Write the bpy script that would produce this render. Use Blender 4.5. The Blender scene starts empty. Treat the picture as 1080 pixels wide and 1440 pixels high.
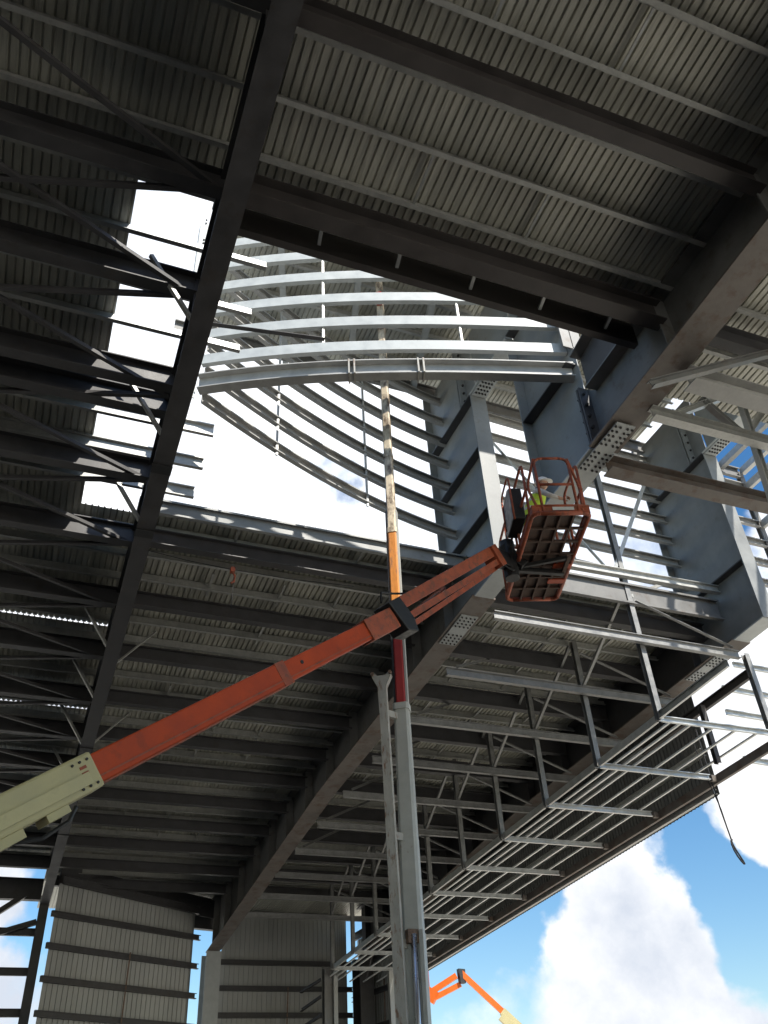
import bpy, bmesh, math, random
import numpy as np
from mathutils import Vector, Matrix
random.seed(7)
rad = math.radians
scene = bpy.context.scene
C = scene.collection

# ------------------------------------------------------------------ camera
F = 1212.17                       # focal length in photo pixels (1080 x 1440)
YAW, PIT, ROL = rad(23.22256), rad(37.71958), rad(-3.59319)
EYE = Vector((0, 0, 1.6))
def cam_axes():
    cy, sy, cp, sp = math.cos(YAW), math.sin(YAW), math.cos(PIT), math.sin(PIT)
    f = Vector((sy*cp, cy*cp, sp)); r = Vector((cy, -sy, 0)); u = r.cross(f)
    cr, sr = math.cos(ROL), math.sin(ROL)
    return cr*r + sr*u, -sr*r + cr*u, f
RX, UY, FZ = cam_axes()
cam = bpy.data.cameras.new('camera'); cam_o = bpy.data.objects.new('camera', cam); C.objects.link(cam_o)
cam.sensor_fit = 'VERTICAL'; cam.sensor_height = 24; cam.lens = 24*F/1440
cam.clip_start = 0.05; cam.clip_end = 2000
cam_o.matrix_world = Matrix(((RX.x, UY.x, -FZ.x, EYE.x), (RX.y, UY.y, -FZ.y, EYE.y), (RX.z, UY.z, -FZ.z, EYE.z), (0, 0, 0, 1)))
scene.camera = cam_o

# ------------------------------------------------------------------ world, sun, exposure
SUN_EL, SUN_AZ = rad(47), rad(160)     # azimuth measured from +Y towards +X: behind and to the right of the camera
sun_dir = Vector((math.sin(SUN_AZ)*math.cos(SUN_EL), math.cos(SUN_AZ)*math.cos(SUN_EL), math.sin(SUN_EL)))
world = bpy.data.worlds.new('World'); scene.world = world; world.use_nodes = True
def ray(x, y):
    return (RX*((x-540)/F) - UY*((y-720)/F) + FZ).normalized()
def build_world():
    nt = world.node_tree; N = nt.nodes; L = nt.links; N.clear()
    out = N.new('ShaderNodeOutputWorld')
    sky = N.new('ShaderNodeTexSky'); sky.sky_type = 'NISHITA'; sky.sun_disc = False
    sky.sun_elevation = SUN_EL; sky.sun_rotation = SUN_AZ; sky.air_density = 1.2; sky.dust_density = 0.5; sky.ozone_density = 2.5
    bg = N.new('ShaderNodeBackground'); bg.inputs[1].default_value = 0.115
    hs = N.new('ShaderNodeHueSaturation'); hs.inputs['Saturation'].default_value = 1.3; L.new(sky.outputs[0], hs.inputs['Color'])
    L.new(hs.outputs[0], bg.inputs[0])
    tc = N.new('ShaderNodeTexCoord')
    def noise(scale, detail, rough, vec):
        n = N.new('ShaderNodeTexNoise'); n.inputs['Scale'].default_value = scale; n.inputs['Detail'].default_value = detail
        n.inputs['Roughness'].default_value = rough; L.new(vec, n.inputs['Vector']); return n.outputs['Fac']
    def math_(op, a, b):
        m = N.new('ShaderNodeMath'); m.operation = op
        for i, v in enumerate((a, b)):
            if hasattr(v, 'links'): L.new(v, m.inputs[i])
            else: m.inputs[i].default_value = v
        return m.outputs[0]
    d = tc.outputs['Generated']
    big = noise(3.1, 3, .5, d); fine = noise(8.5, 12, .62, d)
    dens = math_('ADD', math_('MULTIPLY', big, .45), math_('MULTIPLY', fine, .95))
    wn = N.new('ShaderNodeTexNoise'); wn.inputs['Scale'].default_value = 9; wn.inputs['Detail'].default_value = 6; L.new(d, wn.inputs['Vector'])
    w1 = N.new('ShaderNodeVectorMath'); w1.operation = 'SUBTRACT'; L.new(wn.outputs['Color'], w1.inputs[0]); w1.inputs[1].default_value = (.5, .5, .5)
    w2 = N.new('ShaderNodeVectorMath'); w2.operation = 'SCALE'; L.new(w1.outputs[0], w2.inputs[0]); w2.inputs['Scale'].default_value = .22
    w3 = N.new('ShaderNodeVectorMath'); w3.operation = 'ADD'; L.new(d, w3.inputs[0]); L.new(w2.outputs[0], w3.inputs[1])
    w4 = N.new('ShaderNodeVectorMath'); w4.operation = 'NORMALIZE'; L.new(w3.outputs[0], w4.inputs[0]); dw = w4.outputs[0]
    # the cloud masses and clear gaps seen in the photograph: direction, cos-radius, weight
    blobs = [((860, 1290), 7, .30), ((980, 1400), 8, .26), ((800, 1400), 6, .14), ((1060, 1080), 9, .3), ((930, 1180), 5, .12), ((790,1225),5,.2),((890,1340),6,.2),((1075,1215),5,.2),
             ((850, 1190), 4.5, .3), ((920, 1125), 3, .25), ((690, 1425), 2.5, .16), ((640, 1430), 2.5, .12), ((60, 960), 11, .4), ((450, 620), 18, .34), ((880, 760), 15, .3), ((230, 420), 12, .3), ((30, 1370), 7, .3), ((20, 1275), 4, .2),
             ((945, 1170), 3.5, -.5), ((935, 1215), 3, -.4), ((715, 1290), 3, -.3), ((1020, 1262), 3.5, -.55), ((1085, 1320), 4, -.5), ((980, 1385), 6, .4), ((880, 1165), 2.5, -.25), ((660, 1330), 6, -.3), ((760, 1345), 3, -.08), ((960, 1240), 4.5, -.3), ((1020, 1190), 3, -.1),((1040, 1320), 5, -.26),((700,1300),3,-.2),
             ((478, 692), 1.8, -.2), ((1050, 650), 4, -.55), ((60, 1265), 2.2, -.3), ((1000, 1010), 3, -.16), ((275, 1350), 4, -.35), ((85,1290),3,-.3)]
    for (x, y), r, w in blobs:
        v = ray(x, y)
        dp = N.new('ShaderNodeVectorMath'); dp.operation = 'DOT_PRODUCT'; L.new(dw, dp.inputs[0]); dp.inputs[1].default_value = v
        mr = N.new('ShaderNodeMapRange'); mr.interpolation_type = 'SMOOTHSTEP'
        mr.inputs[1].default_value = math.cos(rad(r*1.35)); mr.inputs[2].default_value = math.cos(rad(r*.2)); mr.inputs[3].default_value = 0; mr.inputs[4].default_value = w
        L.new(dp.outputs['Value'], mr.inputs[0]); dens = math_('ADD', dens, mr.outputs[0])
    ramp = N.new('ShaderNodeMapRange'); ramp.interpolation_type = 'SMOOTHSTEP'
    ramp.inputs[1].default_value = .64; ramp.inputs[2].default_value = 1.06
    L.new(dens, ramp.inputs[0])
    shade = noise(5.5, 8, .6, d)
    cr = N.new('ShaderNodeValToRGB'); cr.color_ramp.elements[0].position = .36; cr.color_ramp.elements[1].position = .62
    cr.color_ramp.elements[0].color = (.60, .65, .74, 1); cr.color_ramp.elements[1].color = (1, 1, 1, 1)
    L.new(shade, cr.inputs[0])
    cb = N.new('ShaderNodeBackground'); sx = N.new('ShaderNodeSeparateXYZ'); L.new(d, sx.inputs[0])
    el = N.new('ShaderNodeMapRange'); el.inputs[1].default_value = .25; el.inputs[2].default_value = .62; el.inputs[3].default_value = .84; el.inputs[4].default_value = 1.25
    L.new(sx.outputs['Z'], el.inputs[0]); L.new(el.outputs[0], cb.inputs[1]); L.new(cr.outputs[0], cb.inputs[0])
    mix = N.new('ShaderNodeMixShader'); L.new(ramp.outputs[0], mix.inputs[0]); L.new(bg.outputs[0], mix.inputs[1]); L.new(cb.outputs[0], mix.inputs[2])
    L.new(mix.outputs[0], out.inputs[0])
build_world()
sun = bpy.data.lights.new('sun', 'SUN'); sun.energy = 5.0; sun.angle = rad(.53); sun.color = (1, .95, .86)
sun_o = bpy.data.objects.new('sun', sun); C.objects.link(sun_o)
sun_o.rotation_euler = (-sun_dir).to_track_quat('-Z', 'Y').to_euler()
scene.view_settings.view_transform = 'Standard'; scene.view_settings.look = 'None'
scene.view_settings.exposure = 0.52; scene.view_settings.gamma = 1
scene.view_settings.use_curve_mapping = False
scene.cycles.max_bounces = 8; scene.cycles.diffuse_bounces = 5; scene.cycles.glossy_bounces = 4
scene.cycles.use_denoising = True
scene.cycles.sample_clamp_indirect = 6

# ------------------------------------------------------------------ pixel -> place
S = math.tan(rad(2.03))           # the roof falls away from the camera
def onz(x, y, z, s=0.0):
    d = ray(x, y); t = (z - EYE.z)/(d.z + s*d.y); return EYE + d*t
def ony(x, y, Y):
    d = ray(x, y); return EYE + d*(Y/d.y)
def onx(x, y, X):
    d = ray(x, y); return EYE + d*(X/d.x)
def at(x, y, dist): return EYE + ray(x, y)*dist
def roofz(y, z0): return z0 - S*y

# ------------------------------------------------------------------ materials
def material(name, col, rough=.5, metal=0., var=.12, scale=3., col2=None, amt=.0, scale2=6., thr=.55, bump=0., stretch=None, bscale=60., spec=.5, objvar=.06):
    m = bpy.data.materials.new(name); m.use_nodes = True
    nt = m.node_tree; N = nt.nodes; L = nt.links; b = N['Principled BSDF']
    geo = N.new('ShaderNodeNewGeometry'); vec = geo.outputs['Position']
    if stretch:
        mp = N.new('ShaderNodeMapping'); mp.inputs['Scale'].default_value = stretch; L.new(vec, mp.inputs[0]); vec = mp.outputs[0]
    n = N.new('ShaderNodeTexNoise'); n.inputs['Scale'].default_value = scale; n.inputs['Detail'].default_value = 7; n.inputs['Roughness'].default_value = .62
    L.new(vec, n.inputs['Vector'])
    oi = N.new('ShaderNodeObjectInfo')
    mr = N.new('ShaderNodeMapRange'); mr.inputs[1].default_value = .3; mr.inputs[2].default_value = .7; mr.inputs[3].default_value = 1-var; mr.inputs[4].default_value = 1+var
    L.new(n.outputs['Fac'], mr.inputs[0])
    mo = N.new('ShaderNodeMapRange'); mo.inputs[3].default_value = 1-objvar; mo.inputs[4].default_value = 1+objvar; L.new(oi.outputs['Random'], mo.inputs[0])
    mu = N.new('ShaderNodeMath'); mu.operation = 'MULTIPLY'; L.new(mr.outputs[0], mu.inputs[0]); L.new(mo.outputs[0], mu.inputs[1])
    vm = N.new('ShaderNodeVectorMath'); vm.operation = 'SCALE'; vm.inputs[0].default_value = col; L.new(mu.outputs[0], vm.inputs['Scale'])
    c = vm.outputs[0]
    if col2 is not None:
        n2 = N.new('ShaderNodeTexNoise'); n2.inputs['Scale'].default_value = scale2; n2.inputs['Detail'].default_value = 9; n2.inputs['Roughness'].default_value = .68
        L.new(vec, n2.inputs['Vector'])
        r2 = N.new('ShaderNodeMapRange'); r2.inputs[1].default_value = thr; r2.inputs[2].default_value = thr+.12; r2.inputs[3].default_value = 0; r2.inputs[4].default_value = amt
        L.new(n2.outputs['Fac'], r2.inputs[0])
        mx = N.new('ShaderNodeMix'); mx.data_type = 'RGBA'; L.new(r2.outputs[0], mx.inputs[0]); L.new(c, mx.inputs[6]); mx.inputs[7].default_value = (*col2, 1)
        c = mx.outputs[2]
    L.new(c, b.inputs['Base Color'])
    rr = N.new('ShaderNodeMapRange'); rr.inputs[1].default_value = .3; rr.inputs[2].default_value = .7; rr.inputs[3].default_value = max(.05, rough-.1); rr.inputs[4].default_value = min(1, rough+.12)
    L.new(n.outputs['Fac'], rr.inputs[0]); L.new(rr.outputs[0], b.inputs['Roughness'])
    b.inputs['Metallic'].default_value = metal; b.inputs['Specular IOR Level'].default_value = spec
    if bump:
        n3 = N.new('ShaderNodeTexNoise'); n3.inputs['Scale'].default_value = bscale; n3.inputs['Detail'].default_value = 4; L.new(vec, n3.inputs['Vector'])
        bp = N.new('ShaderNodeBump'); bp.inputs['Strength'].default_value = bump; bp.inputs['Distance'].default_value = .01
        L.new(n3.outputs['Fac'], bp.inputs['Height']); L.new(bp.outputs[0], b.inputs['Normal'])
    return m
M = {}
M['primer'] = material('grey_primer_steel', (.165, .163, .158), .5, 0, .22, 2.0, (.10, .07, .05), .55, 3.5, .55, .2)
M['primer_rust'] = material('dusty_rust_steel', (.15, .13, .115), .62, 0, .25, 2.5, (.10, .058, .035), .7, 3.0, .5, .2)
M['blue_primer'] = material('blue_grey_primer_steel', (.225, .233, .232), .48, 0, .2, 1.4, (.15, .125, .105), .45, 4, .58, .15)
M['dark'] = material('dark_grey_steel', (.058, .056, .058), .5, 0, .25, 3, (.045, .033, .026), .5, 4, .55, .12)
M['darkbrown'] = material('dark_brown_primer', (.052, .045, .043), .55, 0, .25, 3, (.075, .062, .055), .5, 8, .6, .12)
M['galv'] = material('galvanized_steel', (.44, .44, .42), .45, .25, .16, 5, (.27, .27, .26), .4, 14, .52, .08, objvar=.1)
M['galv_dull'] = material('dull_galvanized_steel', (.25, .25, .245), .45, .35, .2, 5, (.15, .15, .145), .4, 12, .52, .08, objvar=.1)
M['galv_light'] = material('bright_galvanized_steel', (.50, .51, .50), .38, .45, .14, 6, (.3, .3, .29), .35, 14, .55, .08)
M['deck'] = material('galvanized_roof_deck', (.50, .49, .43), .42, .3, .16, 1.4, (.32, .315, .275), .5, 3.5, .5, .06, objvar=.2, stretch=(6, .5, 1))
M['grey_paint'] = material('pale_grey_primer', (.40, .42, .42), .5, 0, .12, 4, (.3, .29, .27), .4, 8, .6, .1)
M['arch'] = material('grey_arch_steel', (.36, .355, .34), .5, 0, .14, 4, (.24, .21, .18), .4, 7, .58, .1)
M['rust'] = material('rusted_plate', (.20, .13, .09), .75, 0, .3, 9, (.08, .045, .03), .7, 12, .5, .3)
M['bolt'] = material('dark_bolt', (.035, .033, .032), .6, .3, .2, 20)
M['stringer'] = material('bright_zinc_stringer', (.8, .8, .78), .4, 0, .06, 6)
M['fascia'] = material('grey_fascia_sheet', (.17, .17, .165), .6, 0, .15, 1.5, (.1, .1, .1), .4, 3, .55, .05)
M['wall'] = material('wall_sheet', (.37, .375, .36), .5, 0, .1, 1.2, (.36, .35, .32), .35, 2.5, .55, .05, stretch=(1, 1, .25))
M['orange'] = material('orange_lift_paint', (.44, .058, .012), .5, 0, .14, 3.5, (.22, .045, .02), .5, 5, .55, .08, spec=.3)
M['orange_worn'] = material('worn_orange_paint', (.33, .075, .032), .6, 0, .28, 7, (.14, .06, .035), .75, 11, .5, .25)
M['cream'] = material('cream_lift_paint', (.50, .44, .23), .5, 0, .08, 3, (.34, .30, .19), .4, 6, .58, .06)
M['black'] = material('black_fittings', (.018, .018, .019), .5, .1, .3, 12)
M['floor_mesh'] = material('grimy_basket_floor', (.095, .06, .045), .8, .1, .35, 14, (.2, .12, .08), .5, 20, .58, .3)
M['crane_grey'] = material('weathered_grey_crane_paint', (.42, .42, .39), .5, 0, .12, 3, (.20, .105, .05), .75, 5, .63, .12)
M['crane_white_rust'] = material('rust_streaked_white_paint', (.42, .40, .36), .6, 0, .16, 4, (.20, .09, .04), .9, 7, .54, .25, stretch=(3, 3, .8))
M['crane_red'] = material('red_boom_paint', (.34, .028, .024), .45, 0, .15, 4, (.2, .03, .02), .4, 8, .6, .08)
M['crane_amber'] = material('worn_amber_boom_paint', (.60, .22, .035), .5, 0, .22, 4, (.22, .10, .05), .85, 4, .52, .15, stretch=(3, 3, 1))
M['crane_worn'] = material('scuffed_boom_steel', (.56, .47, .34), .5, 0, .35, 3, (.10, .06, .035), .95, 2.2, .47, .2, stretch=(2, 2, .9))
M['chrome'] = material('chromed_rod', (.75, .76, .78), .28, 1, .04, 4)
M['rubber'] = material('tyre_rubber', (.02, .02, .02), .85, 0, .2, 9)
M['concrete'] = material('hangar_concrete', (.085, .08, .072), .85, 0, .15, .6, (.06, .055, .05), .5, .9, .52, .2)
M['ground'] = material('pale_dry_gravel', (.62, .58, .49), .9, 0, .12, .3, (.5, .46, .38), .6, .15, .5, .3, bscale=12)
M['hivis'] = material('hi_vis_yellow_cloth', (.55, .75, .06), .8, 0, .1, 8)
M['cloth'] = material('dark_work_trousers', (.035, .04, .06), .85, 0, .15, 9)
M['shirt'] = material('pale_work_shirt', (.55, .53, .5), .85, 0, .1, 9)
M['skin'] = material('skin', (.45, .27, .19), .55, 0, .08, 20)
M['hat'] = material('white_hard_hat', (.78, .77, .73), .35, 0, .04, 5)
M['hair'] = material('dark_hair', (.03, .022, .016), .7, 0, .2, 40)
M['strap'] = material('black_webbing', (.02, .02, .022), .8, 0, .2, 20)
M['label_white'] = material('white_sticker', (.6, .6, .58), .5, 0, .05, 20)
M['orange_bright'] = material('bright_orange_lift_paint', (.75, .14, .015), .4, 0, .08, 3)

# ------------------------------------------------------------------ mesh helpers
class MB:
    def __init__(s): s.v = []; s.f = []
    def add(s, vs, fs):
        o = len(s.v); s.v += [Vector(v) for v in vs]; s.f += [tuple(i+o for i in f) for f in fs]; return s
    def prof(s, p0, p1, sec, up=(0, 0, 1), sec1=None):
        p0, p1 = Vector(p0), Vector(p1); d = (p1-p0).normalized(); up = Vector(up)
        side = d.cross(up)
        if side.length < 1e-4: side = d.cross(Vector((0, 1, 0)))
        side.normalize(); v = side.cross(d); n = len(sec); sec1 = sec1 or sec
        vs = [p0+side*a+v*b for a, b in sec] + [p1+side*a+v*b for a, b in sec1]
        fs = [(i, (i+1) % n, n+(i+1) % n, n+i) for i in range(n)] + [tuple(range(n))[::-1], tuple(range(n, 2*n))]
        return s.add(vs, fs)
    def bar(s, p0, p1, w, h, up=(0, 0, 1), w1=None, h1=None):
        w1 = w if w1 is None else w1; h1 = h if h1 is None else h1
        q = lambda w, h: [(-w/2, -h/2), (w/2, -h/2), (w/2, h/2), (-w/2, h/2)]
        return s.prof(p0, p1, q(w, h), up, q(w1, h1))
    def box(s, lo, hi):
        x0, y0, z0 = lo; x1, y1, z1 = hi
        return s.add([(x0, y0, z0), (x1, y0, z0), (x1, y1, z0), (x0, y1, z0), (x0, y0, z1), (x1, y0, z1), (x1, y1, z1), (x0, y1, z1)],
                     [(3, 2, 1, 0), (4, 5, 6, 7), (0, 1, 5, 4), (1, 2, 6, 5), (2, 3, 7, 6), (3, 0, 4, 7)])
    def tube(s, p0, p1, r, n=8, r1=None):
        c = [(math.cos(2*math.pi*i/n), math.sin(2*math.pi*i/n)) for i in range(n)]; r1 = r if r1 is None else r1
        return s.prof(p0, p1, [(a*r, b*r) for a, b in c], (0, 0, 1), [(a*r1, b*r1) for a, b in c])
    def path(s, pts, r, n=8):
        for a, b in zip(pts[:-1], pts[1:]):
            a, b = Vector(a), Vector(b); e = (b-a).normalized()*r*.35
            s.tube(a-e, b+e, r, n)
        return s
    def poly(s, pts, depth):
        """flat outline given as 3-D points, thickened along the vector depth"""
        n = len(pts); dv = Vector(depth); pts = [Vector(p) for p in pts]
        return s.add([p-dv/2 for p in pts]+[p+dv/2 for p in pts],
                     [(i, (i+1) % n, n+(i+1) % n, n+i) for i in range(n)]+[tuple(range(n))[::-1], tuple(range(n, 2*n))])
    def sweep(s, pts, sec, up=(0, 0, 1)):
        """section carried along a polyline with mitred joints"""
        pts = [Vector(p) for p in pts]; n = len(sec); m = len(pts); vs = []; up = Vector(up)
        for i, p in enumerate(pts):
            d = (pts[min(i+1, m-1)]-pts[max(i-1, 0)]).normalized(); side = d.cross(up).normalized(); v = side.cross(d)
            vs += [p+side*a+v*b for a, b in sec]
        fs = []
        for k in range(m-1):
            for i in range(n):
                fs.append((k*n+i, k*n+(i+1) % n, (k+1)*n+(i+1) % n, (k+1)*n+i))
        fs += [tuple(range(n))[::-1], tuple(range((m-1)*n, m*n))]
        return s.add(vs, fs)
    def mesh(s, name, origin=None, smooth=False):
        o = Vector(origin) if origin is not None else Vector((0, 0, 0))
        me = bpy.data.meshes.new(name); me.from_pydata([tuple(v-o) for v in s.v], [], s.f)
        bm = bmesh.new(); bm.from_mesh(me); bmesh.ops.recalc_face_normals(bm, faces=bm.faces); bm.to_mesh(me); bm.free()
        if smooth:
            for p in me.polygons: p.use_smooth = True
        return me
    def build(s, name, mat, parent=None, smooth=False, bevel=0):
        if parent is None:
            lo = Vector([min(v[i] for v in s.v) for i in range(3)]); hi = Vector([max(v[i] for v in s.v) for i in range(3)])
            o = Vector(((lo.x+hi.x)/2, (lo.y+hi.y)/2, lo.z))
        else: o = wloc(parent)
        ob = bpy.data.objects.new(name, s.mesh(name, o, smooth)); ob.data.materials.append(M[mat] if isinstance(mat, str) else mat)
        C.objects.link(ob); W[ob.name] = o.copy()
        if parent is None: ob.location = o
        else: ob.parent = parent
        if bevel:
            b = ob.modifiers.new('bevel', 'BEVEL'); b.width = bevel; b.segments = 2; b.limit_method = 'ANGLE'
        return ob
W = {}
def wloc(o): return W[o.name]
def empty(name, loc, label=None, cat=None, group=None):
    o = bpy.data.objects.new(name, None); C.objects.link(o); o.location = loc; o.empty_display_size = .3; W[o.name] = Vector(loc)
    if label: tag(o, label, cat, group)
    return o
def tag(o, label=None, cat=None, group=None, kind=None):
    if label: o['label'] = label
    if cat: o['category'] = cat
    if group: o['group'] = group
    if kind: o['kind'] = kind
    return o
def I(w, h, tf=.02, tw=.012):
    a, b, t = w/2, h/2, tw/2
    return [(-a, -b), (a, -b), (a, -b+tf), (t, -b+tf), (t, b-tf), (a, b-tf), (a, b), (-a, b), (-a, b-tf), (-t, b-tf), (-t, -b+tf), (-a, -b+tf)]
def Cs(w, h, t=.006, lip=.02, sgn=1):
    p = [(0, 0), (w, 0), (w, lip), (w-t, lip), (w-t, t), (t, t), (t, h-t), (w-t, h-t), (w-t, h-lip), (w, h-lip), (w, h), (0, h)]
    return [(sgn*a, b-h/2) for a, b in p]
def Zs(w, h, t=.006):
    b = h/2
    return [(0, -b), (w, -b), (w, -b+t), (t, -b+t), (t, b), (-w+t, b), (-w+t, b-t), (0, b-t)]
def Ls(a, t=.008): return [(0, 0), (a, 0), (a, t), (t, t), (t, a), (0, a)]
def hexbolts(mb, pts, normal, r=.018, h=.02):
    n = Vector(normal).normalized()
    for p in pts: mb.tube(Vector(p), Vector(p)+n*h, r, 6)
    return mb

ORD = ['first', 'second', 'third', 'fourth', 'fifth', 'sixth', 'seventh', 'eighth', 'ninth', 'tenth', 'eleventh', 'twelfth', 'thirteenth', 'fourteenth', 'fifteenth', 'sixteenth', 'seventeenth', 'eighteenth', 'nineteenth', 'twentieth']
ORD += ['twenty-'+q for q in ORD[:9]]+['thirtieth']

# ------------------------------------------------------------------ ground
g = MB().add([(-600, -600, -.02), (600, -600, -.02), (600, 900, -.02), (-600, 900, -.02)], [(0, 1, 2, 3)]).build('ground', 'ground'); tag(g, 'pale dry gravel ground around the steel hangar', 'ground', kind='structure')
g = MB().add([(-22, -24, -.01), (15.6, -24, -.01), (15.6, 41, -.01), (-22, 41, -.01)], [(0, 1, 2, 3)]).build('floor', 'concrete'); tag(g, 'pale concrete hangar floor slab', 'floor', kind='structure')

# ------------------------------------------------------------------ roof sizes
XR, XG, XT = .90, 7.90, 14.60            # rafter, first deep girder line, second deep girder line
ZD = 12.86                               # deck height at y = 0
HOLE0, HOLE1 = 7.12, 13.72               # tail opening, near and far lip
PITCH, RIBH = .12, .03
def deck_sheet_mesh(nr, length, slope):
    mb = MB(); xs = []
    for k in range(nr):
        x = k*PITCH; xs += [(x, 0), (x+.084, 0), (x+.092, RIBH), (x+.11, RIBH)]
    xs.append((nr*PITCH, 0)); xs.append((nr*PITCH+.03, -.003))
    vs = []; fs = []
    for x, z in xs: vs += [(x, 0, z), (x, length, z-slope*length)]
    for i in range(len(xs)-1): fs.append((2*i, 2*i+1, 2*i+3, 2*i+2))
    return mb.add(vs, fs).mesh('deck_sheet')
def roof_deck(label, x0, x1, y0, y1, z0, group='roof deck areas', nr=6, slope=S, mat='deck', cut=None):
    # cut(x): where a sheet starts when the near edge of the area is curved
    e = empty('roof_deck', ((x0+x1)/2, y0, z0-slope*y0), label, 'roof deck', group)
    w = nr*PITCH; n = max(1, int(round((x1-x0)/w))); me = deck_sheet_mesh(nr, y1-y0, slope); me.materials.append(M[mat])
    for k in range(n):
        ys = y0
        if cut:
            ys = cut(x0+k*w); me = deck_sheet_mesh(nr, y1-ys, slope); me.materials.append(M[mat])
        o = bpy.data.objects.new('deck_sheet', me); C.objects.link(o); o.parent = e
        o.location = Vector((x0+k*w, ys+.004*(k % 2), z0-slope*y0+.004*(k % 2)+random.uniform(0, .002))) - e.location
    return e
roof_deck('ribbed galvanized roof deck sheets between the dark rafter and the near deep girder', .75, 7.95, 2.6, HOLE0+.14, ZD)
roof_deck('ribbed galvanized roof deck overhead, between rafter and near girder, front row', .75, 7.95, -9, 2.66, ZD+.006)
rows = [13.75, 20.2, 27.0, 33.6, 41.4]
nm = ['along the far lip of the tail opening', 'in the second row behind the tail opening', 'in the third row behind the tail opening', 'in the last row above the white wall sheets']
for k in range(4):
    roof_deck('ribbed deck between rafter and far girder, '+nm[k], .75, 7.95, rows[k], rows[k+1]+.05, ZD-.003*k)
    roof_deck('ribbed deck above the outer crossbeams, '+nm[k], 7.97, 15.53, rows[k], rows[k+1]+.05, ZD-.003*k, nr=7)
roof_deck('ribbed roof deck between the near deep girder and the braced outer bay', 7.97, 15.53, -9, 8.3, ZD, nr=7)
roof_deck('dim ribbed roof deck left of the rafter, in front of the tail opening', -6.43, .77, -9, HOLE0+.0, ZD+.009)
roof_deck('ribbed roof deck left of the rafter ending in a raw edge at the tail opening', -6.8, -.32, HOLE0-.05, HOLE1+.7, ZD+.004)
yl = [14.3, 18.6, 21.05, 22.9, 25.35, 27.2, 31.0, 36.4]
for k in range(7):                       # lapped rows: daylight shows through the flutes at each lap
    e = roof_deck('dark lapped deck row left of the rafter with daylight at its lap, '+ORD[k]+' back', -6.43+.06*(k % 2), .77+.06*(k % 2), yl[k]+.0, yl[k+1], ZD-.024*(k > 0)+.009*(k == 0), 'lapped deck rows left of the rafter', slope=S-.0)
# tilt rows slightly so that each one starts below the end of the row before
    e.rotation_euler.x = math.atan(.012/(yl[k+1]-yl[k])) if k else 0

roof_deck('roof deck of the bays further left of the rafter', -21.6, -6.4, -24, 36.4, ZD-.03, nr=12)
roof_deck('roof deck over the hangar front, toward the open doors', -6.43, 15.6, -24, -8.95, ZD-.02, nr=12)
# ------------------------------------------------------------------ left rafter and its column
def rafter():
    y0, y1 = -9, 36.6; zt = lambda y: roofz(y, 12.52); zb = lambda y: roofz(y, 11.6)
    e = empty('roof_rafter', (XR, 36.6, 0), 'long dark grey plate rafter crossing the tail opening, bolted to a back column', 'rafter')
    MB().add([(XR-.012, y0, zb(y0)+.02), (XR-.012, y1, zb(y1)+.02), (XR-.012, y1, zt(y1)), (XR-.012, y0, zt(y0)),
              (XR+.012, y0, zb(y0)+.02), (XR+.012, y1, zb(y1)+.02), (XR+.012, y1, zt(y1)), (XR+.012, y0, zt(y0))],
             [(0, 1, 2, 3), (7, 6, 5, 4), (0, 4, 5, 1), (1, 5, 6, 2), (2, 6, 7, 3), (3, 7, 4, 0)]).build('web', 'dark', e)
    MB().bar((XR, y0, zb(y0)), (XR, y1, zb(y1)), .32, .03).build('bottom_flange', 'dark', e)
    MB().bar((XR, y0, zt(y0)), (XR, y1, zt(y1)), .32, .03).build('top_flange', 'dark', e)
    for y in (4.2, 8.2, 12.4, 16.65, 21.2, 25.4, 29.7):
        for s in (-1, 1):
            MB().box((XR+s*.012 if s > 0 else XR-.15, y-.008, zb(y)+.018), (XR+.15 if s > 0 else XR-.012, y+.008, zt(y)-.016)).build('stiffener', 'dark', e)
    for y in (11.4, 13.2, 22.6, 29.0):   # splice plates seen as dark bands on the flange
        MB().box((XR-.165, y-.12, zb(y)-.032), (XR+.165, y+.12, zb(y)-.014)).build('splice_plate', 'black', e)
    c = MB().prof((XR, 36.6, 0), (XR, 36.6, zb(36.6)+.3), I(.32, .6, .025, .015), (0, 1, 0)).build('column', 'dark', e)
    MB().box((XR-.2, 36.2, 0), (XR+.2, 37.0, .03)).build('base_plate', 'dark', c)
rafter()

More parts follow.
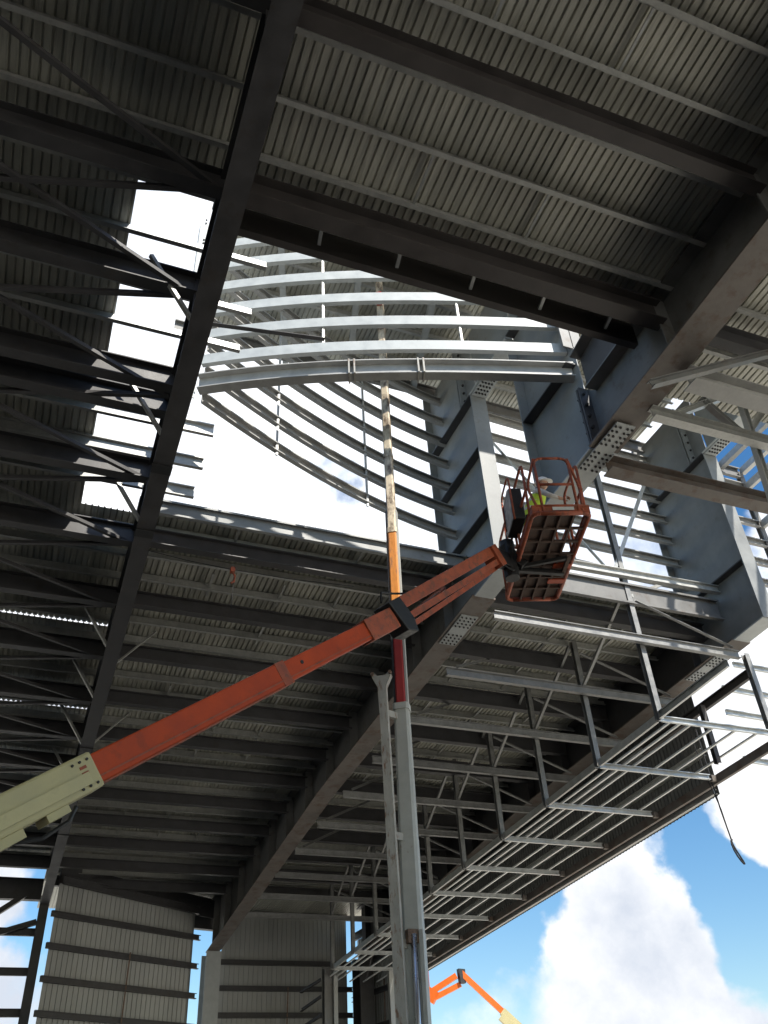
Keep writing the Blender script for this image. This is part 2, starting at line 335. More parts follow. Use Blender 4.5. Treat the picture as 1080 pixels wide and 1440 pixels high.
# ------------------------------------------------------------------ deep plate girders with raised legs round the tail opening
def plate_yz(name, x, outline, t, mat, parent):
    return MB().poly([(x, y, z) for y, z in outline], (t, 0, 0)).build(name, mat, parent)
def girder_near(x):
    e = empty('deep_girder', (x, 0, 11.3), 'near deep plate girder with stained bottom flange, ending in a raised bolted leg', 'girder', 'deep roof girders')
    zb = lambda y: roofz(y, 11.59); zt = lambda y: roofz(y, 12.78)
    plate_yz('web', x, [(-9, zb(-9)), (8.72, zb(8.72)), (8.72, 12.7), (8.5, zt(8.5)), (-9, zt(-9))], .02, 'primer', e)
    f = MB().bar((x, -9, zb(-9)), (x, 8.75, zb(8.75)), .58, .035).build('bottom_flange', 'primer_rust', e)
    MB().bar((x, -9, zt(-9)), (x, 8.5, zt(8.5)), .5, .03).build('top_flange', 'primer', e)
    for y in (1.9, 4.2, 6.5):
        MB().box((x-.25, y-.01, zb(y)+.02), (x-.011, y+.01, zt(y)-.02)).build('stiffener', 'primer', e)
    plate_yz('haunch_web', x, [(8.7, 12.68), (8.7, 13.5), (7.5, 13.75), (6.4, 13.75), (6.4, 12.64)], .018, 'dark', e)
    MB().sweep([(x, 8.72, 13.5), (x, 7.5, 13.76), (x, 6.4, 13.76)], [(-.22, -.015), (.22, -.015), (.22, .015), (-.22, .015)]).build('haunch_flange', 'dark', e)
    # bolted end plates between girder and leg
    for dy in (-.03, .03):
        MB().box((x-.22, 8.75+dy-.02, zb(8.7)+.02), (x+.22, 8.75+dy+.02, 12.68)).build('end_plate', 'dark', e)
    b = MB()
    for k in range(5):
        for sx in (-.16, .16): hexbolts(b, [(x+sx, 8.69, zb(8.7)+.14+k*.27)], (0, -1, 0), .03, .05); hexbolts(b, [(x+sx, 8.81, zb(8.7)+.14+k*.27)], (0, 1, 0), .03, .05)
    tag(b.build('bolts', 'bolt', e), kind='stuff')
    # leg
    L = plate_yz('leg_web', x, [(8.80, zb(8.8)), (10.55, zb(10.5)), (10.55, 18.2), (8.80, 18.2)], .02, 'blue_primer', e)
    MB().bar((x, 8.8, zb(8.8)), (x, 10.56, zb(10.56)), .5, .03).build('leg_bottom_flange', 'grey_paint', e)
    MB().box((x-.22, 10.55, zb(10.5)), (x+.22, 10.58, 16.05)).build('leg_flange', 'blue_primer', e)
    MB().box((x-.22, 8.80, 13.9), (x+.22, 8.83, 18.2)).build('leg_flange', 'primer', e)
    for z in (13.5, 16.1):
        MB().box((x-.22, 8.84, z-.015), (x-.012, 10.54, z+.015)).build('leg_stiffener', 'dark', e)
    z0 = roofz(8.6, 11.56)
    p = MB().box((x-.19, 8.05, z0-.035), (x+.17, 9.3, z0-.012)).build('splice_plate', 'grey_paint', e)
    b = MB()
    for i in range(4):
        for j in range(11):
            if j != 5: hexbolts(b, [(x-.145+i*.09+(.05 if i > 1 else 0)-.02, 8.13+j*.11, z0-.034)], (0, 0, -1), .023, .025)
    tag(b.build('bolts', 'bolt', p), kind='stuff')
girder_near(XG)
def girder_far(x, label, dark=False):
    e = empty('deep_girder', (x, 39.5, 0), label, 'girder', 'deep roof girders')
    def zb(y): return roofz(y, 11.6) if y < 24 else roofz(24, 11.6)+(y-24)/15.5*(9.45-roofz(24, 11.6))
    zt = lambda y: roofz(y, 12.78)
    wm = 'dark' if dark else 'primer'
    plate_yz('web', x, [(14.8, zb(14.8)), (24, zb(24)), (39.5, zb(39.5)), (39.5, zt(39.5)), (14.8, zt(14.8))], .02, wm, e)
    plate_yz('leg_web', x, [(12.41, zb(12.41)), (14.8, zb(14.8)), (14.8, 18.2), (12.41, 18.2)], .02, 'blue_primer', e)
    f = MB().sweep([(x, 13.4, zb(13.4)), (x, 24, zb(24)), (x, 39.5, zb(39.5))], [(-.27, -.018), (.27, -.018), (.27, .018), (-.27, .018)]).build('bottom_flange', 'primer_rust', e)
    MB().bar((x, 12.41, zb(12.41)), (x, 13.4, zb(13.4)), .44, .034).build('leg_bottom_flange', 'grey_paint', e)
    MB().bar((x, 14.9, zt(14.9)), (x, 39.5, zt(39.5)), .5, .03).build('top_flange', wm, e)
    MB().box((x-.2, 12.38, zb(12.4)), (x+.2, 12.41, 16.08)).build('leg_flange', 'blue_primer', e)
    MB().box((x-.2, 14.8, zt(14.8)), (x+.2, 14.83, 18.2)).build('leg_flange', 'blue_primer', e)
    for z in ((12.75, 16.1) if dark else (12.75, 14.45, 16.1)):
        MB().box((x-.2, 12.42, z-.015), (x-.012, 14.79, z+.015)).build('leg_stiffener', 'dark', e)
    for y in [14.82, 16.65, 18.9, 21.2, 23.3, 25.4, 27.5, 29.7, 31.8, 34.1, 36.3, 38.4]:
        for s in (-1, 1):
            a, b = (x-.25, x-.011) if s < 0 else (x+.011, x+.25)
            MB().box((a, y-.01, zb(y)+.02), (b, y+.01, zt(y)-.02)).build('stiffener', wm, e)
    z0 = zb(14.6)
    p = MB().add([(x-.2, 14.1, zb(14.1)-.045), (x+.2, 14.1, zb(14.1)-.045), (x+.2, 15.3, zb(15.3)-.045), (x-.2, 15.3, zb(15.3)-.045),
                  (x-.2, 14.1, zb(14.1)-.02), (x+.2, 14.1, zb(14.1)-.02), (x+.2, 15.3, zb(15.3)-.02), (x-.2, 15.3, zb(15.3)-.02)],
                 [(3, 2, 1, 0), (4, 5, 6, 7), (0, 1, 5, 4), (1, 2, 6, 5), (2, 3, 7, 6), (3, 0, 4, 7)]).build('splice_plate', 'grey_paint', e)
    b = MB()
    for i in range(4):
        for j in range(10):
            if j not in (4, 5): hexbolts(b, [(x-.15+i*.1, 14.17+j*.118, zb(14.17+j*.118)-.043)], (0, 0, -1), .022, .025)
    tag(b.build('bolts', 'bolt', p), kind='stuff')
    # raised girder over the opening, between the two legs
    plate_yz('raised_web', x, [(10.6, 16.12), (12.36, 16.12), (12.36, 18.2), (10.6, 18.2)], .018, 'blue_primer', e)
    MB().box((x-.22, 10.6, 16.07), (x+.22, 12.41, 16.10)).build('raised_flange', 'grey_paint', e)
    p = MB().box((x-.17, 11.55, 16.035), (x+.17, 12.36, 16.068)).build('raised_splice_plate', 'grey_paint', e)
    b = MB()
    for i in range(4):
        for j in range(6): hexbolts(b, [(x-.12+i*.08, 11.66+j*.115, 16.037)], (0, 0, -1), .026, .028)
    tag(b.build('bolts', 'bolt', p), kind='stuff')
    for dy in (-.02, .02):
        MB().box((x-.2, 12.9+dy*2-.015, 16.15), (x-.013, 12.9+dy*2+.015, 18.1)).build('end_plate', 'blue_primer', e)
    b = MB()
    for k in range(7): hexbolts(b, [(x-.1, 12.84, 16.3+k*.27)], (0, -1, 0), .03, .04)
    tag(b.build('bolts', 'bolt', e), kind='stuff')
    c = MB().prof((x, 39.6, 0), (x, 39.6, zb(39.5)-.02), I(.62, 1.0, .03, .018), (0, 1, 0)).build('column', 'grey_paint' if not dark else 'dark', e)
girder_far(XG, 'far deep plate girder with web stiffeners and raised leg behind the orange basket')
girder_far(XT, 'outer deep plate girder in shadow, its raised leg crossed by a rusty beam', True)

# ------------------------------------------------------------------ purlins, joists
def repeat_beam(name, sec, length, mat, places, label, cat, group, up=(0, 0, 1), rev=False):
    me = MB().prof((0, 0, 0), (length, 0, 0), sec, up).mesh(name); me.materials.append(M[mat])
    for k, p in enumerate(places):
        o = bpy.data.objects.new(name, me); C.objects.link(o); o.location = p
        W[o.name] = Vector(p)
        n = len(places); k2 = n-1-k if rev else k
        tag(o, label.replace('#', ORD[k2]), cat, group)
ZP = 12.74                                # centre line of the light purlins at y = 0
PUR = Zs(.075, .2)
purl = [1.0, 1.9, 2.8, 3.66, 4.52, 5.38, 6.21]
pz = lambda y, z=ZP: roofz(y, z)
repeat_beam('roof_purlin', PUR, 6.75, 'galv', [(1.06, y, pz(y)) for y in purl], 'near deck purlin between rafter and girder, # counted forward from the tail opening', 'purlin', 'near bay purlins', rev=True)
farp = [14.55+.86*k for k in range(28)]
repeat_beam('roof_purlin', PUR, 6.75, 'galv', [(1.06, y, pz(y)) for y in farp], 'far deck purlin between rafter and girder, # behind the tail opening', 'purlin', 'far bay purlins')
repeat_beam('roof_purlin', PUR, 7.2, 'galv', [(-6.4, y, pz(y)) for y in purl+[7.0]], 'purlin left of the rafter, # counted forward from the tail opening', 'purlin', 'front left purlins', rev=True)
repeat_beam('roof_purlin', PUR, 8.1, 'galv_light', [(-6.4, y, pz(y)) for y in (7.85, 8.75, 9.5)], 'sunlit purlin stub poking past the rafter, # behind the near opening lip', 'purlin', 'sunlit purlin stubs')
repeat_beam('roof_purlin', Cs(.07, .26), 8.1, 'galv', [(-6.4, y, pz(y, 12.70)) for y in (11.45, 12.35, 13.2)], 'bolted channel stub poking past the rafter, # behind the heavy arched beam', 'purlin', 'channel purlin stubs')
repeat_beam('roof_purlin', PUR, 7.2, 'galv', [(-6.4, y, pz(y, ZP-.06)) for y in farp if y < 36], 'purlin in the dark bay left of the rafter, # behind the tail opening', 'purlin', 'far left purlins')
repeat_beam('roof_purlin', PUR, 6.55, 'galv', [(8.0, y, pz(y)) for y in purl+[7.09]], 'purlin right of the near girder, # counted forward from the rusty beam', 'purlin', 'outer near purlins', rev=True)
repeat_beam('roof_purlin', PUR, 6.55, 'galv', [(8.0, y, pz(y)) for y in farp], 'purlin above the crossbeams between the deep girders, # behind the tail opening', 'purlin', 'outer far purlins')
HJ = I(.2, .42, .022, .014); HJF = I(.19, .34, .022, .014)
heavy_far = [16.65, 18.9, 21.2, 23.3, 25.4, 27.5, 29.7, 31.8, 34.1, 36.3]
hz = lambda y: roofz(y, 12.38)
repeat_beam('roof_joist', HJ, 6.6, 'darkbrown', [(1.1, y, hz(y)) for y in (1.9, 4.15)], 'heavy joist under the near deck, # counted forward from the opening lip', 'joist', 'near bay joists', rev=True)
repeat_beam('roof_joist', HJF, 6.6, 'dark', [(1.1, y, hz(y)+.03) for y in [14.4]+heavy_far], 'heavy dark joist between rafter and far girder, # behind the tail opening', 'joist', 'far bay joists')
repeat_beam('roof_joist', HJ, 7.2, 'dark', [(-6.4, y, hz(y)) for y in (1.9, 4.15, 6.55, 8.25)], 'heavy joist left of the rafter, # counted forward from the twin joists', 'joist', 'front left joists', rev=True)
repeat_beam('roof_joist', HJ, 7.2, 'dark', [(-6.4, y, hz(y)) for y in (10.15, 10.75, 12.45, 14.4)+tuple(h for h in heavy_far if h < 36)], 'heavy dark joist left of the rafter, # counting back from the twin joists', 'joist', 'far left joists')
repeat_beam('roof_joist', HJ, 6.5, 'dark', [(8.05, y, hz(y)) for y in [4.15, 6.55, 14.4]+heavy_far], 'heavy joist spanning between the two deep girders, # from the open front', 'joist', 'outer bay joists')
# double lip beams of the opening
o = MB().prof((1.1, 6.5, roofz(6.5, 12.36)), (7.7, 6.5, roofz(6.5, 12.36)), I(.26, .46, .025, .015)).build('opening_trimmer', 'darkbrown'); tag(o, 'heavy dark brown trimmer joist beside the near lip of the opening', 'joist')
o = MB().prof((1.1, 7.08, roofz(7.08, 12.585)), (7.7, 7.08, roofz(7.08, 12.585)), Cs(.12, .5, .012, .05, -1)).build('opening_trimmer', 'darkbrown'); tag(o, 'dark brown channel forming the near lip of the tail opening', 'joist')
for k in range(5):
    o = MB().bar((2.2+k*1.2, 6.58, 12.25), (2.28+k*1.2, 7.06, 12.22), .05, .05).build('spacer_strut', 'galv_light'); tag(o, 'small pale spacer strut between the two dark lip beams', 'strut', 'lip beam spacer struts')
o = MB().prof((1.1, 13.72, roofz(13.72, 12.62)), (7.7, 13.72, roofz(13.72, 12.62)), Cs(.09, .34, .01, .04, 1)).build('opening_trimmer', 'blue_primer'); tag(o, 'blue grey channel forming the far lip of the tail opening', 'joist')
o = MB().prof((8.12, 13.62, roofz(13.62, 12.5)), (14.45, 13.62, roofz(13.62, 12.5)), Cs(.1, .55, .012, .05, 1)).build('opening_trimmer', 'primer'); tag(o, 'deep grey channel closing the far opening lip between the two deep girders', 'joist')
# bridging between far purlins
bridg = []
for i, y in enumerate([14.0+1.72*k for k in range(13)]):
    for x in (2.7, 4.1, 5.5):
        if random.random() < .8:
            xx = x+random.uniform(-.12, .12)
            o = MB().prof((xx, y, pz(y, ZP-.02)), (xx+.02, y+.86, pz(y+.86, ZP-.02)), Ls(.05, .008)).build('bridging_angle', 'galv'); tag(o, 'short bridging angle between purlins of the far deck', 'bridging', 'far bay bridging angles')
for x in (3.4, 5.2):
    for y in (2.85, 5.42):
        o = MB().bar((x+(.0), y, pz(y, ZP+.04)), (x+.02, y+.84, pz(y+.84, ZP+.04)), .035, .02).build('bridging_angle', 'galv_light'); tag(o, 'thin bright bridging angle under the near deck', 'bridging', 'near bay bridging angles')
for y in farp[:14]:
    for x in (9.6, 11.2, 12.8):
        o = MB().prof((x, y+.02, pz(y, ZP-.02)), (x+.01, y+.84, pz(y+.84, ZP-.02)), Ls(.05, .008)).build('bridging_angle', 'galv'); tag(o, 'bridging angle between purlins above the outer crossbeams', 'bridging', 'outer bay bridging angles')

# diagonal bracing of the left bay and fly braces to the rafter
def angle(name, p, q, a, mat, label, cat, group=None, t=.008):
    o = MB().prof(p, q, Ls(a, t)).build(name, mat); tag(o, label, cat, group); return o
joints = [2.0, 6.5, 8.25, 10.3, 12.45, 14.4, 16.65, 18.9, 21.2, 23.3, 25.4, 27.5, 29.7]
for k, y in enumerate(joints):
    zj = roofz(y, 12.18)
    for dy in (.9, -1.5):
        angle('bracing_angle', (XR-.14, y, zj), (-4.6, y+dy*1.6, roofz(y+dy*1.6, 12.16)), .07, 'dark', ('backward' if dy > 0 else 'forward')+' leaning dark bracing angle at the '+ORD[k]+' braced joint along the rafter', 'brace', 'left bay diagonal braces')
for i, y in enumerate((8.2, 10.6, 12.9, 17.4, 19.8, 22.4, 25.0, 27.6)):
    angle('fly_brace', (XR-.15, y+.05, roofz(y, 11.66)), (XR-.85, y-.12, roofz(y, 12.62)), .06, 'galv', 'short fly brace from rafter flange to a left purlin, '+ORD[i]+' behind the opening lip', 'brace', 'left fly braces')
for i, y in enumerate((18.2, 22.4, 25.9)):
    angle('fly_brace', (XR+.15, y, roofz(y, 11.66)), (XR+.95, y, roofz(y, 12.62)), .05, 'galv', 'short fly brace from rafter flange to a right purlin, '+ORD[i]+' behind the opening', 'brace', 'right fly braces')
p, q = ony(300, 462, 10.4), ony(456, 480, 10.0)
angle('loose_angle', (1.08, p.y, p.z), (q.x, q.y, q.z), .09, 'dark', 'loose dark angle sticking out from the rafter below the pale arches', 'brace')

# ------------------------------------------------------------------ raised tail enclosure: curved girts
ZR = 13.2
near_px = [(278, 552), (320, 543), (400, 533), (490, 534), (590, 530), (700, 528), (790, 532), (835, 535)]
near = [(onz(x, y, ZR).x, onz(x, y, ZR).y) for x, y in near_px]
far_px = [(283, 561), (340, 600), (395, 637), (460, 675), (520, 706), (580, 733), (632, 752)]
far = [(onz(x, y, 13.3).x, onz(x, y, 13.3).y) for x, y in far_px]
def fit(pts, deg, n, x0, x1):
    c = np.polyfit([p[0] for p in pts], [p[1] for p in pts], deg); xs = np.linspace(x0, x1, n)
    return [(float(x), float(np.polyval(c, x))) for x in xs]
NEAR = fit(near, 3, 24, near[0][0], 7.86)
FAR = fit(far, 3, 24, far[0][0], 7.75)
HA = .29
a = empty('arched_beam', (NEAR[0][0], NEAR[0][1], ZR), 'heavy grey arched beam with two banded splices along the near side of the opening', 'arched beam')
MB().sweep([(x, y, ZR+HA/2+.02) for x, y in NEAR], [(-.008, -HA/2), (.008, -HA/2), (.008, HA/2), (-.008, HA/2)]).build('web', 'arch', a)
MB().sweep([(x, y, ZR+.01) for x, y in NEAR], [(-.1, -.012), (.1, -.012), (.1, .012), (-.1, .012)]).build('bottom_flange', 'arch', a)
MB().sweep([(x, y, ZR+HA+.03) for x, y in NEAR], [(-.13, -.012), (.13, -.012), (.13, .012), (-.13, .012)]).build('top_flange', 'arch', a)
for px_ in (494, 590):
    P = onz(px_, 533, ZR)
    for dx in (-.05, .05):
        i = min(range(24), key=lambda k: abs(NEAR[k][0]-P.x)); d = Vector((NEAR[i+1][0]-NEAR[i][0], NEAR[i+1][1]-NEAR[i][1], 0)).normalized()
        c = Vector((P.x, float(np.interp(P.x, [n[0] for n in NEAR], [n[1] for n in NEAR])), ZR))+d*dx
        s = d.cross(Vector((0, 0, 1)))
        MB().poly([c-s*.14+Vector((0, 0, -.02)), c+s*.14+Vector((0, 0, -.02)), c+s*.14+Vector((0, 0, HA+.06)), c-s*.14+Vector((0, 0, HA+.06))], d*.03).build('end_plate', 'crane_white_rust', a)
GIRT = Cs(.1, .25, .01, .04, 1); FGIRT = Cs(.1, .23, .008, .03, 1)
ring_z = [ZR+.86+.72*k for k in range(7)]
sufn = ['lowest of the pale rings', 'second ring up', 'third ring up', 'fourth ring up', 'fifth ring up', 'sixth ring up', 'topmost ring']
for k, z in enumerate(ring_z):
    o = MB().sweep([(x, y, z) for x, y in NEAR], [(-q[0]*1.0, q[1]) for q in GIRT]).build('curved_girt', 'grey_paint')
    tag(o, 'pale curved girt bowing over the opening on its near side, '+sufn[k], 'girt', 'near curved girts')
far_z = [ZR+.1+.72*k for k in range(7)]
FARX = FAR+[(9.5, FAR[-1][1]+.12), (12, FAR[-1][1]+.25), (18.2, FAR[-1][1]+.4)]
for k, z in enumerate(far_z):
    o = MB().sweep([(x, y, z) for x, y in FARX], FGIRT).build('curved_girt', 'arch')
    tag(o, 'shaded girt curving round the far side of the opening, '+sufn[k].replace('pale ', ''), 'girt', 'far curved girts')
for k, z in enumerate(far_z):
    y1 = FARX[-1][1]
    o = MB().prof((18.2, y1, z), (18.2, 8.5, z), Cs(.12, .24, .01, .03, -1)).build('side_girt', 'galv')
    tag(o, 'side wall girt running forward from the right corner post, '+sufn[k].replace('pale ', ''), 'girt', 'side wall girts')
o = MB().prof((18.2, FARX[-1][1], 11.5), (18.2, FARX[-1][1], 18.2), I(.16, .16), (0, 1, 0)).build('corner_post', 'primer'); tag(o, 'slim corner post where far girts meet the side girts', 'post')
# post at the pointed left end with bolted seats
tx, ty = NEAR[0][0]-.2, NEAR[0][1]+.0
e = empty('end_post', (tx, ty, 13.0), 'pale end post with bolted seats gathering the curved girts at their left tip', 'post')
MB().bar((tx, ty, 13.0), (tx, ty, 18.3), .30, .02, (0, 1, 0)).build('flange', 'grey_paint', e)
MB().bar((tx-.15, ty+.1, 13.0), (tx-.15, ty+.1, 18.3), .02, .22, (0, 1, 0)).build('web', 'grey_paint', e)
b = MB()
for z in ring_z:
    hexbolts(b, [(tx+dx, ty-.01, z+dz) for dx in (-.05, .05) for dz in (-.06, .06)], (0, -1, 0), .022, .025)
tag(b.build('bolts', 'bolt', e), kind='stuff')
# sag rods
def rod(x, curve, z0, z1, label, group, off=0):
    y = float(np.interp(x, [c[0] for c in curve], [c[1] for c in curve]))+off
    o = MB().bar((x, y, z0), (x+.005, y, z1), .045, .045, (0, 1, 0)).build('sag_rod', 'galv'); tag(o, label, 'rod', group)
rod(3.15, FARX, 13.1, 17.9, 'thin upright sag rod linking the far shaded girts', 'far sag rods', -.06)
rod(5.45, FARX, 13.1, 17.9, 'thin upright sag rod linking the far shaded girts', 'far sag rods', -.06)
rod(11.2, FARX, 13.1, 17.9, 'thin upright sag rod linking the far shaded girts', 'far sag rods', -.06)
rod(3.45, NEAR, 14.0, 17.9, 'thin upright sag rod linking the near pale girts', 'near sag rods', .06)
rod(5.95, NEAR, 14.0, 17.9, 'thin upright sag rod linking the near pale girts', 'near sag rods', .06)
# raised roof
roof_deck('blue grey deck of the raised tail roof seen through the pale arches', 1.62, 14.6, 8.3, 15.0, 18.62, slope=0.0, mat='deck', cut=lambda x: float(np.interp(x+.45, [q[0] for q in NEAR], [q[1] for q in NEAR]))-.12)
ups = [8.9, 9.9, 10.9, 11.9, 12.9, 13.9]
repeat_beam('raised_purlin', Zs(.08, .24), 5.0, 'galv', [(2.8, y, 18.46) for y in ups[2:]], 'purlin under the raised tail roof left of the girder, # from the near arches', 'purlin', 'raised roof purlins left')
repeat_beam('raised_purlin', Zs(.08, .24), 6.5, 'galv', [(8.0, y, 18.46) for y in ups], 'purlin under the raised tail roof between the raised legs, # from its near side', 'purlin', 'raised roof purlins right')
for k in range(9):
    xx = 14.95+.82*k
    o = MB().prof((xx, 3.5, 18.25), (xx, FARX[-1][1]-.05, 18.25), Cs(.16, .22, .01, .03, 1)).build('bare_roof_beam', 'galv'); tag(o, 'bare roof beam against the sky right of the outer raised leg, '+ORD[k]+' out', 'beam', 'bare raised roof beams')
for xx in (2.6, 4.3, 6.1):
    o = MB().prof((xx, float(np.interp(xx, [q[0] for q in NEAR], [q[1] for q in NEAR])), 18.2), (xx+1.2, 14.6, 18.2), I(.14, .22, .012, .01)).build('raised_rafter', 'grey_paint'); tag(o, 'pale slanting rafter under the raised tail roof', 'rafter', 'raised roof rafters')
o = MB().prof((.95, FAR[-1][1]+.1, 18.15), (18.2, FARX[-1][1], 18.15), Cs(.1, .4, .012, .04, 1)).build('raised_eave_beam', 'primer'); tag(o, 'eave beam closing the raised tail roof above the far girts', 'beam')
o = MB().sweep([(x, y+.05, 18.35) for x, y in NEAR], Cs(.1, .3, .012, .04, -1)).build('raised_eave_beam', 'grey_paint'); tag(o, 'pale eave beam closing the raised tail roof above the near arches', 'beam')

# ------------------------------------------------------------------ outer bay: crossbeams, hangers, soffit frame
XS = 11.85
rowy = [13.72+2.43*k for k in range(10)]
zc = lambda y: roofz(y, 11.24)
zs = lambda y: 9.0-S*(y-13.7)
ordn = ['nearest the basket', 'second from the basket', 'third from the basket', 'fourth from the basket', 'fifth from the basket', 'sixth from the basket', 'seventh from the basket', 'eighth from the basket', 'ninth from the basket', 'beside the back wall']
for k, y in enumerate(rowy):
    yb = y-.25
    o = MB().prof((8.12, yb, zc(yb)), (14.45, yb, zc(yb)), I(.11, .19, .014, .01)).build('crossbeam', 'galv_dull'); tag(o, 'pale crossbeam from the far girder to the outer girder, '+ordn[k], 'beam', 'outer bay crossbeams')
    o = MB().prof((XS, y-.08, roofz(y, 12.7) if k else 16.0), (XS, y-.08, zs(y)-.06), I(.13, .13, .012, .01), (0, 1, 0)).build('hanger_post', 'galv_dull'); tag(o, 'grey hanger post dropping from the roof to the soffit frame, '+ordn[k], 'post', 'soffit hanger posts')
    o = MB().prof((XS+.09, y, zs(y)), (15.05, y, zs(y)), Cs(.06, .13, .008, .02, 1)).build('soffit_rail', 'galv_light'); tag(o, 'pale soffit rail running outward from a hanger post, '+ordn[k], 'rail', 'soffit rails')
    if k < 9:
        o = MB().prof((XS, y+.05, zs(y)+.02), (XS, rowy[k+1]-.16, zs(rowy[k+1])+.02), Cs(.06, .16, .008, .02, 1)).build('soffit_channel', 'galv'); tag(o, 'soffit rim channel between two hanger posts, behind the one '+ordn[k], 'rail', 'soffit rims')
        yn = rowy[k+1]-.25
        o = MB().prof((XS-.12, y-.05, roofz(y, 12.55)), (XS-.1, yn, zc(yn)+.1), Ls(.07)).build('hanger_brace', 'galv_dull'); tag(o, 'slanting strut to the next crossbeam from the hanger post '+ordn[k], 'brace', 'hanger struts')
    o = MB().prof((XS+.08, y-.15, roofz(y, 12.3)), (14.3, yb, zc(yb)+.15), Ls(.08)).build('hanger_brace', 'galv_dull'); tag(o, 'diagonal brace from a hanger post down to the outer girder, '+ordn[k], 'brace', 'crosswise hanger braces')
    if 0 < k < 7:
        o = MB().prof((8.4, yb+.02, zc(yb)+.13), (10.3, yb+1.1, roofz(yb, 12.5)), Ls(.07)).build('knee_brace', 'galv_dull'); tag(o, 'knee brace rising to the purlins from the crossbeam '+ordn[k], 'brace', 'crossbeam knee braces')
# rim and rail continuing forward at the raw end
o = MB().prof((XS, rowy[0]-.13, zs(13.7)+.02), (XS, 11.35, zs(11.3)+.02), Cs(.06, .16, .008, .02, 1)).build('soffit_channel', 'galv_light'); tag(o, 'pale soffit rim channel reaching forward past the outer girder knee', 'rail', 'soffit rims')
for k, x in enumerate((12.35, 12.62, 12.89, 13.5, 14.1, 14.7)):
    o = MB().prof((x, 13.85, zs(13.85)+.085), (x, 38.2, zs(38.2)+.085), [(-.025, -.02), (.025, -.02), (.025, .02), (-.025, .02)]).build('soffit_stringer', 'stringer'); tag(o, 'thin bright stringer laid along the soffit rails, '+('nearest the hanger posts', 'second out from the hanger posts', 'third out from the hanger posts', 'fourth out from the hanger posts', 'fifth out from the hanger posts', 'outermost beside the edge beam')[k], 'stringer', 'soffit stringers')
# edge beam and fascia wall
o = MB().prof((15.25, 13.9, zs(13.9)-.02), (15.25, 39, zs(39)-.02), Cs(.09, .2, .01, .03, 1)).build('soffit_edge_beam', 'primer_rust'); tag(o, 'long edge channel along the outer side of the soffit', 'beam')
e = empty('fascia_wall', (15.6, 16.6, 8.9), 'ribbed fascia wall hanging outside the soffit edge', 'wall')
sheet = MB(); prof = []
for k in range(7): prof += [(k*.15, 0), (k*.15+.1, 0), (k*.15+.112, .03), (k*.15+.138, .03)]
prof.append((1.05, 0))
for yi in range(21):
    y0 = 16.55+1.05*yi; m = MB(); vs = []; fs = []
    for yy, d in prof:
        Y = y0+yy; vs += [(15.62+d, Y, zs(Y)-.2), (15.62+d, Y, roofz(Y, 12.95))]
    for i in range(len(prof)-1): fs.append((2*i, 2*i+1, 2*i+3, 2*i+2))
    m.add(vs, fs).build('wall_sheet', 'fascia', e)
MB().prof((15.5, 16.6, zs(16.6)-.12), (15.5, 38.6, zs(38.6)-.12), Cs(.1, .12, .008, .02, 1)).build('base_channel', 'galv', e)
for k in range(3):
    MB().prof((15.52, 16.6, zs(16.6)+.9+k*1.0), (15.52, 38.6, zs(38.6)+.9+k*1.0), Zs(.08, .18)).build('girt', 'galv', e)
for k, y in enumerate(rowy[1:]):
    o = MB().box((15.1, y-.05, zs(y)-.08), (15.3, y+.05, zs(y)+.06)).build('cleat', 'primer_rust'); tag(o, 'small cleat on the edge channel at the soffit rail '+ordn[k+1], 'bracket', 'soffit edge cleats')
# raw end frame at the front of the soffit
o = MB().prof((14.95, 13.75, 11.0), (14.95, 13.75, zs(13.7)-.06), I(.13, .13, .012, .01), (0, 1, 0)).build('hanger_post', 'galv_dull'); tag(o, 'hanger post at the outer corner of the soffit raw end', 'post', 'soffit hanger posts')
o = MB().prof((14.5, 17.6, 10.1), (14.95, 13.8, 10.5), Cs(.1, .22, .01, .03, 1)).build('end_frame_rail', 'darkbrown'); tag(o, 'dark channel slanting across the raw soffit end', 'rail')
o = MB().prof((14.55, 15.2, 10.3), (14.55, 15.2, zs(15)-.1), I(.12, .12, .012, .01), (0, 1, 0)).build('end_frame_post', 'darkbrown'); tag(o, 'short dark post in the raw soffit end frame', 'post')
for i, ((x0, y0), (x1, y1)) in enumerate([((1015, 968), (1075, 980)), ((1020, 1002), (1085, 1012)), ((1045, 1068), (1110, 1078)), ((1030, 935), (1090, 946))]):
    p, q = ony(x0, y0, 17.2), ony(x1+120, y1+20, 17.2)
    o = MB().prof(p, q, Cs(.08, .16, .008, .02, 1)).build('outer_girt', 'galv_light'); tag(o, 'pale outer girt beyond the raw soffit end, '+('second', 'third', 'lowest', 'topmost')[i]+' of four', 'girt', 'outer girts beyond the soffit end')
# horizontal beam into the outer raised leg and light braces
p = onx(1010, 830, XT-.03)
o = MB().prof((8.15, p.y, p.z-.1), (XT-.03, p.y, p.z), I(.14, .2, .014, .01)).build('tie_beam', 'galv'); tag(o, 'grey tie beam from the far leg to the outer raised leg behind the long hanger post', 'beam')
p, q = ony(912, 672, 13.6), ony(868, 800, 13.6)
angle('web_brace', p, q, .1, 'galv_light', 'pale slanting brace left of the outer raised leg', 'brace')
p, q = ony(690, 622, 14.3), ony(862, 812, 13.7)
angle('web_brace', p, q, .08, 'galv', 'long thin brace falling behind the orange basket', 'brace')
p, q = ony(935, 822, 13.9), ony(890, 840, 13.6)
angle('web_brace', p, q, .08, 'galv', 'short brace under the tie beam at the outer raised leg', 'brace')
# first long hanger continues up to the knee beam
o = MB().prof((XS, rowy[0]-.08, 12.41), (10.9, 10.7, 13.0), I(.13, .13, .012, .01), (0, 1, 0)).build('hanger_post', 'galv_dull') if False else None

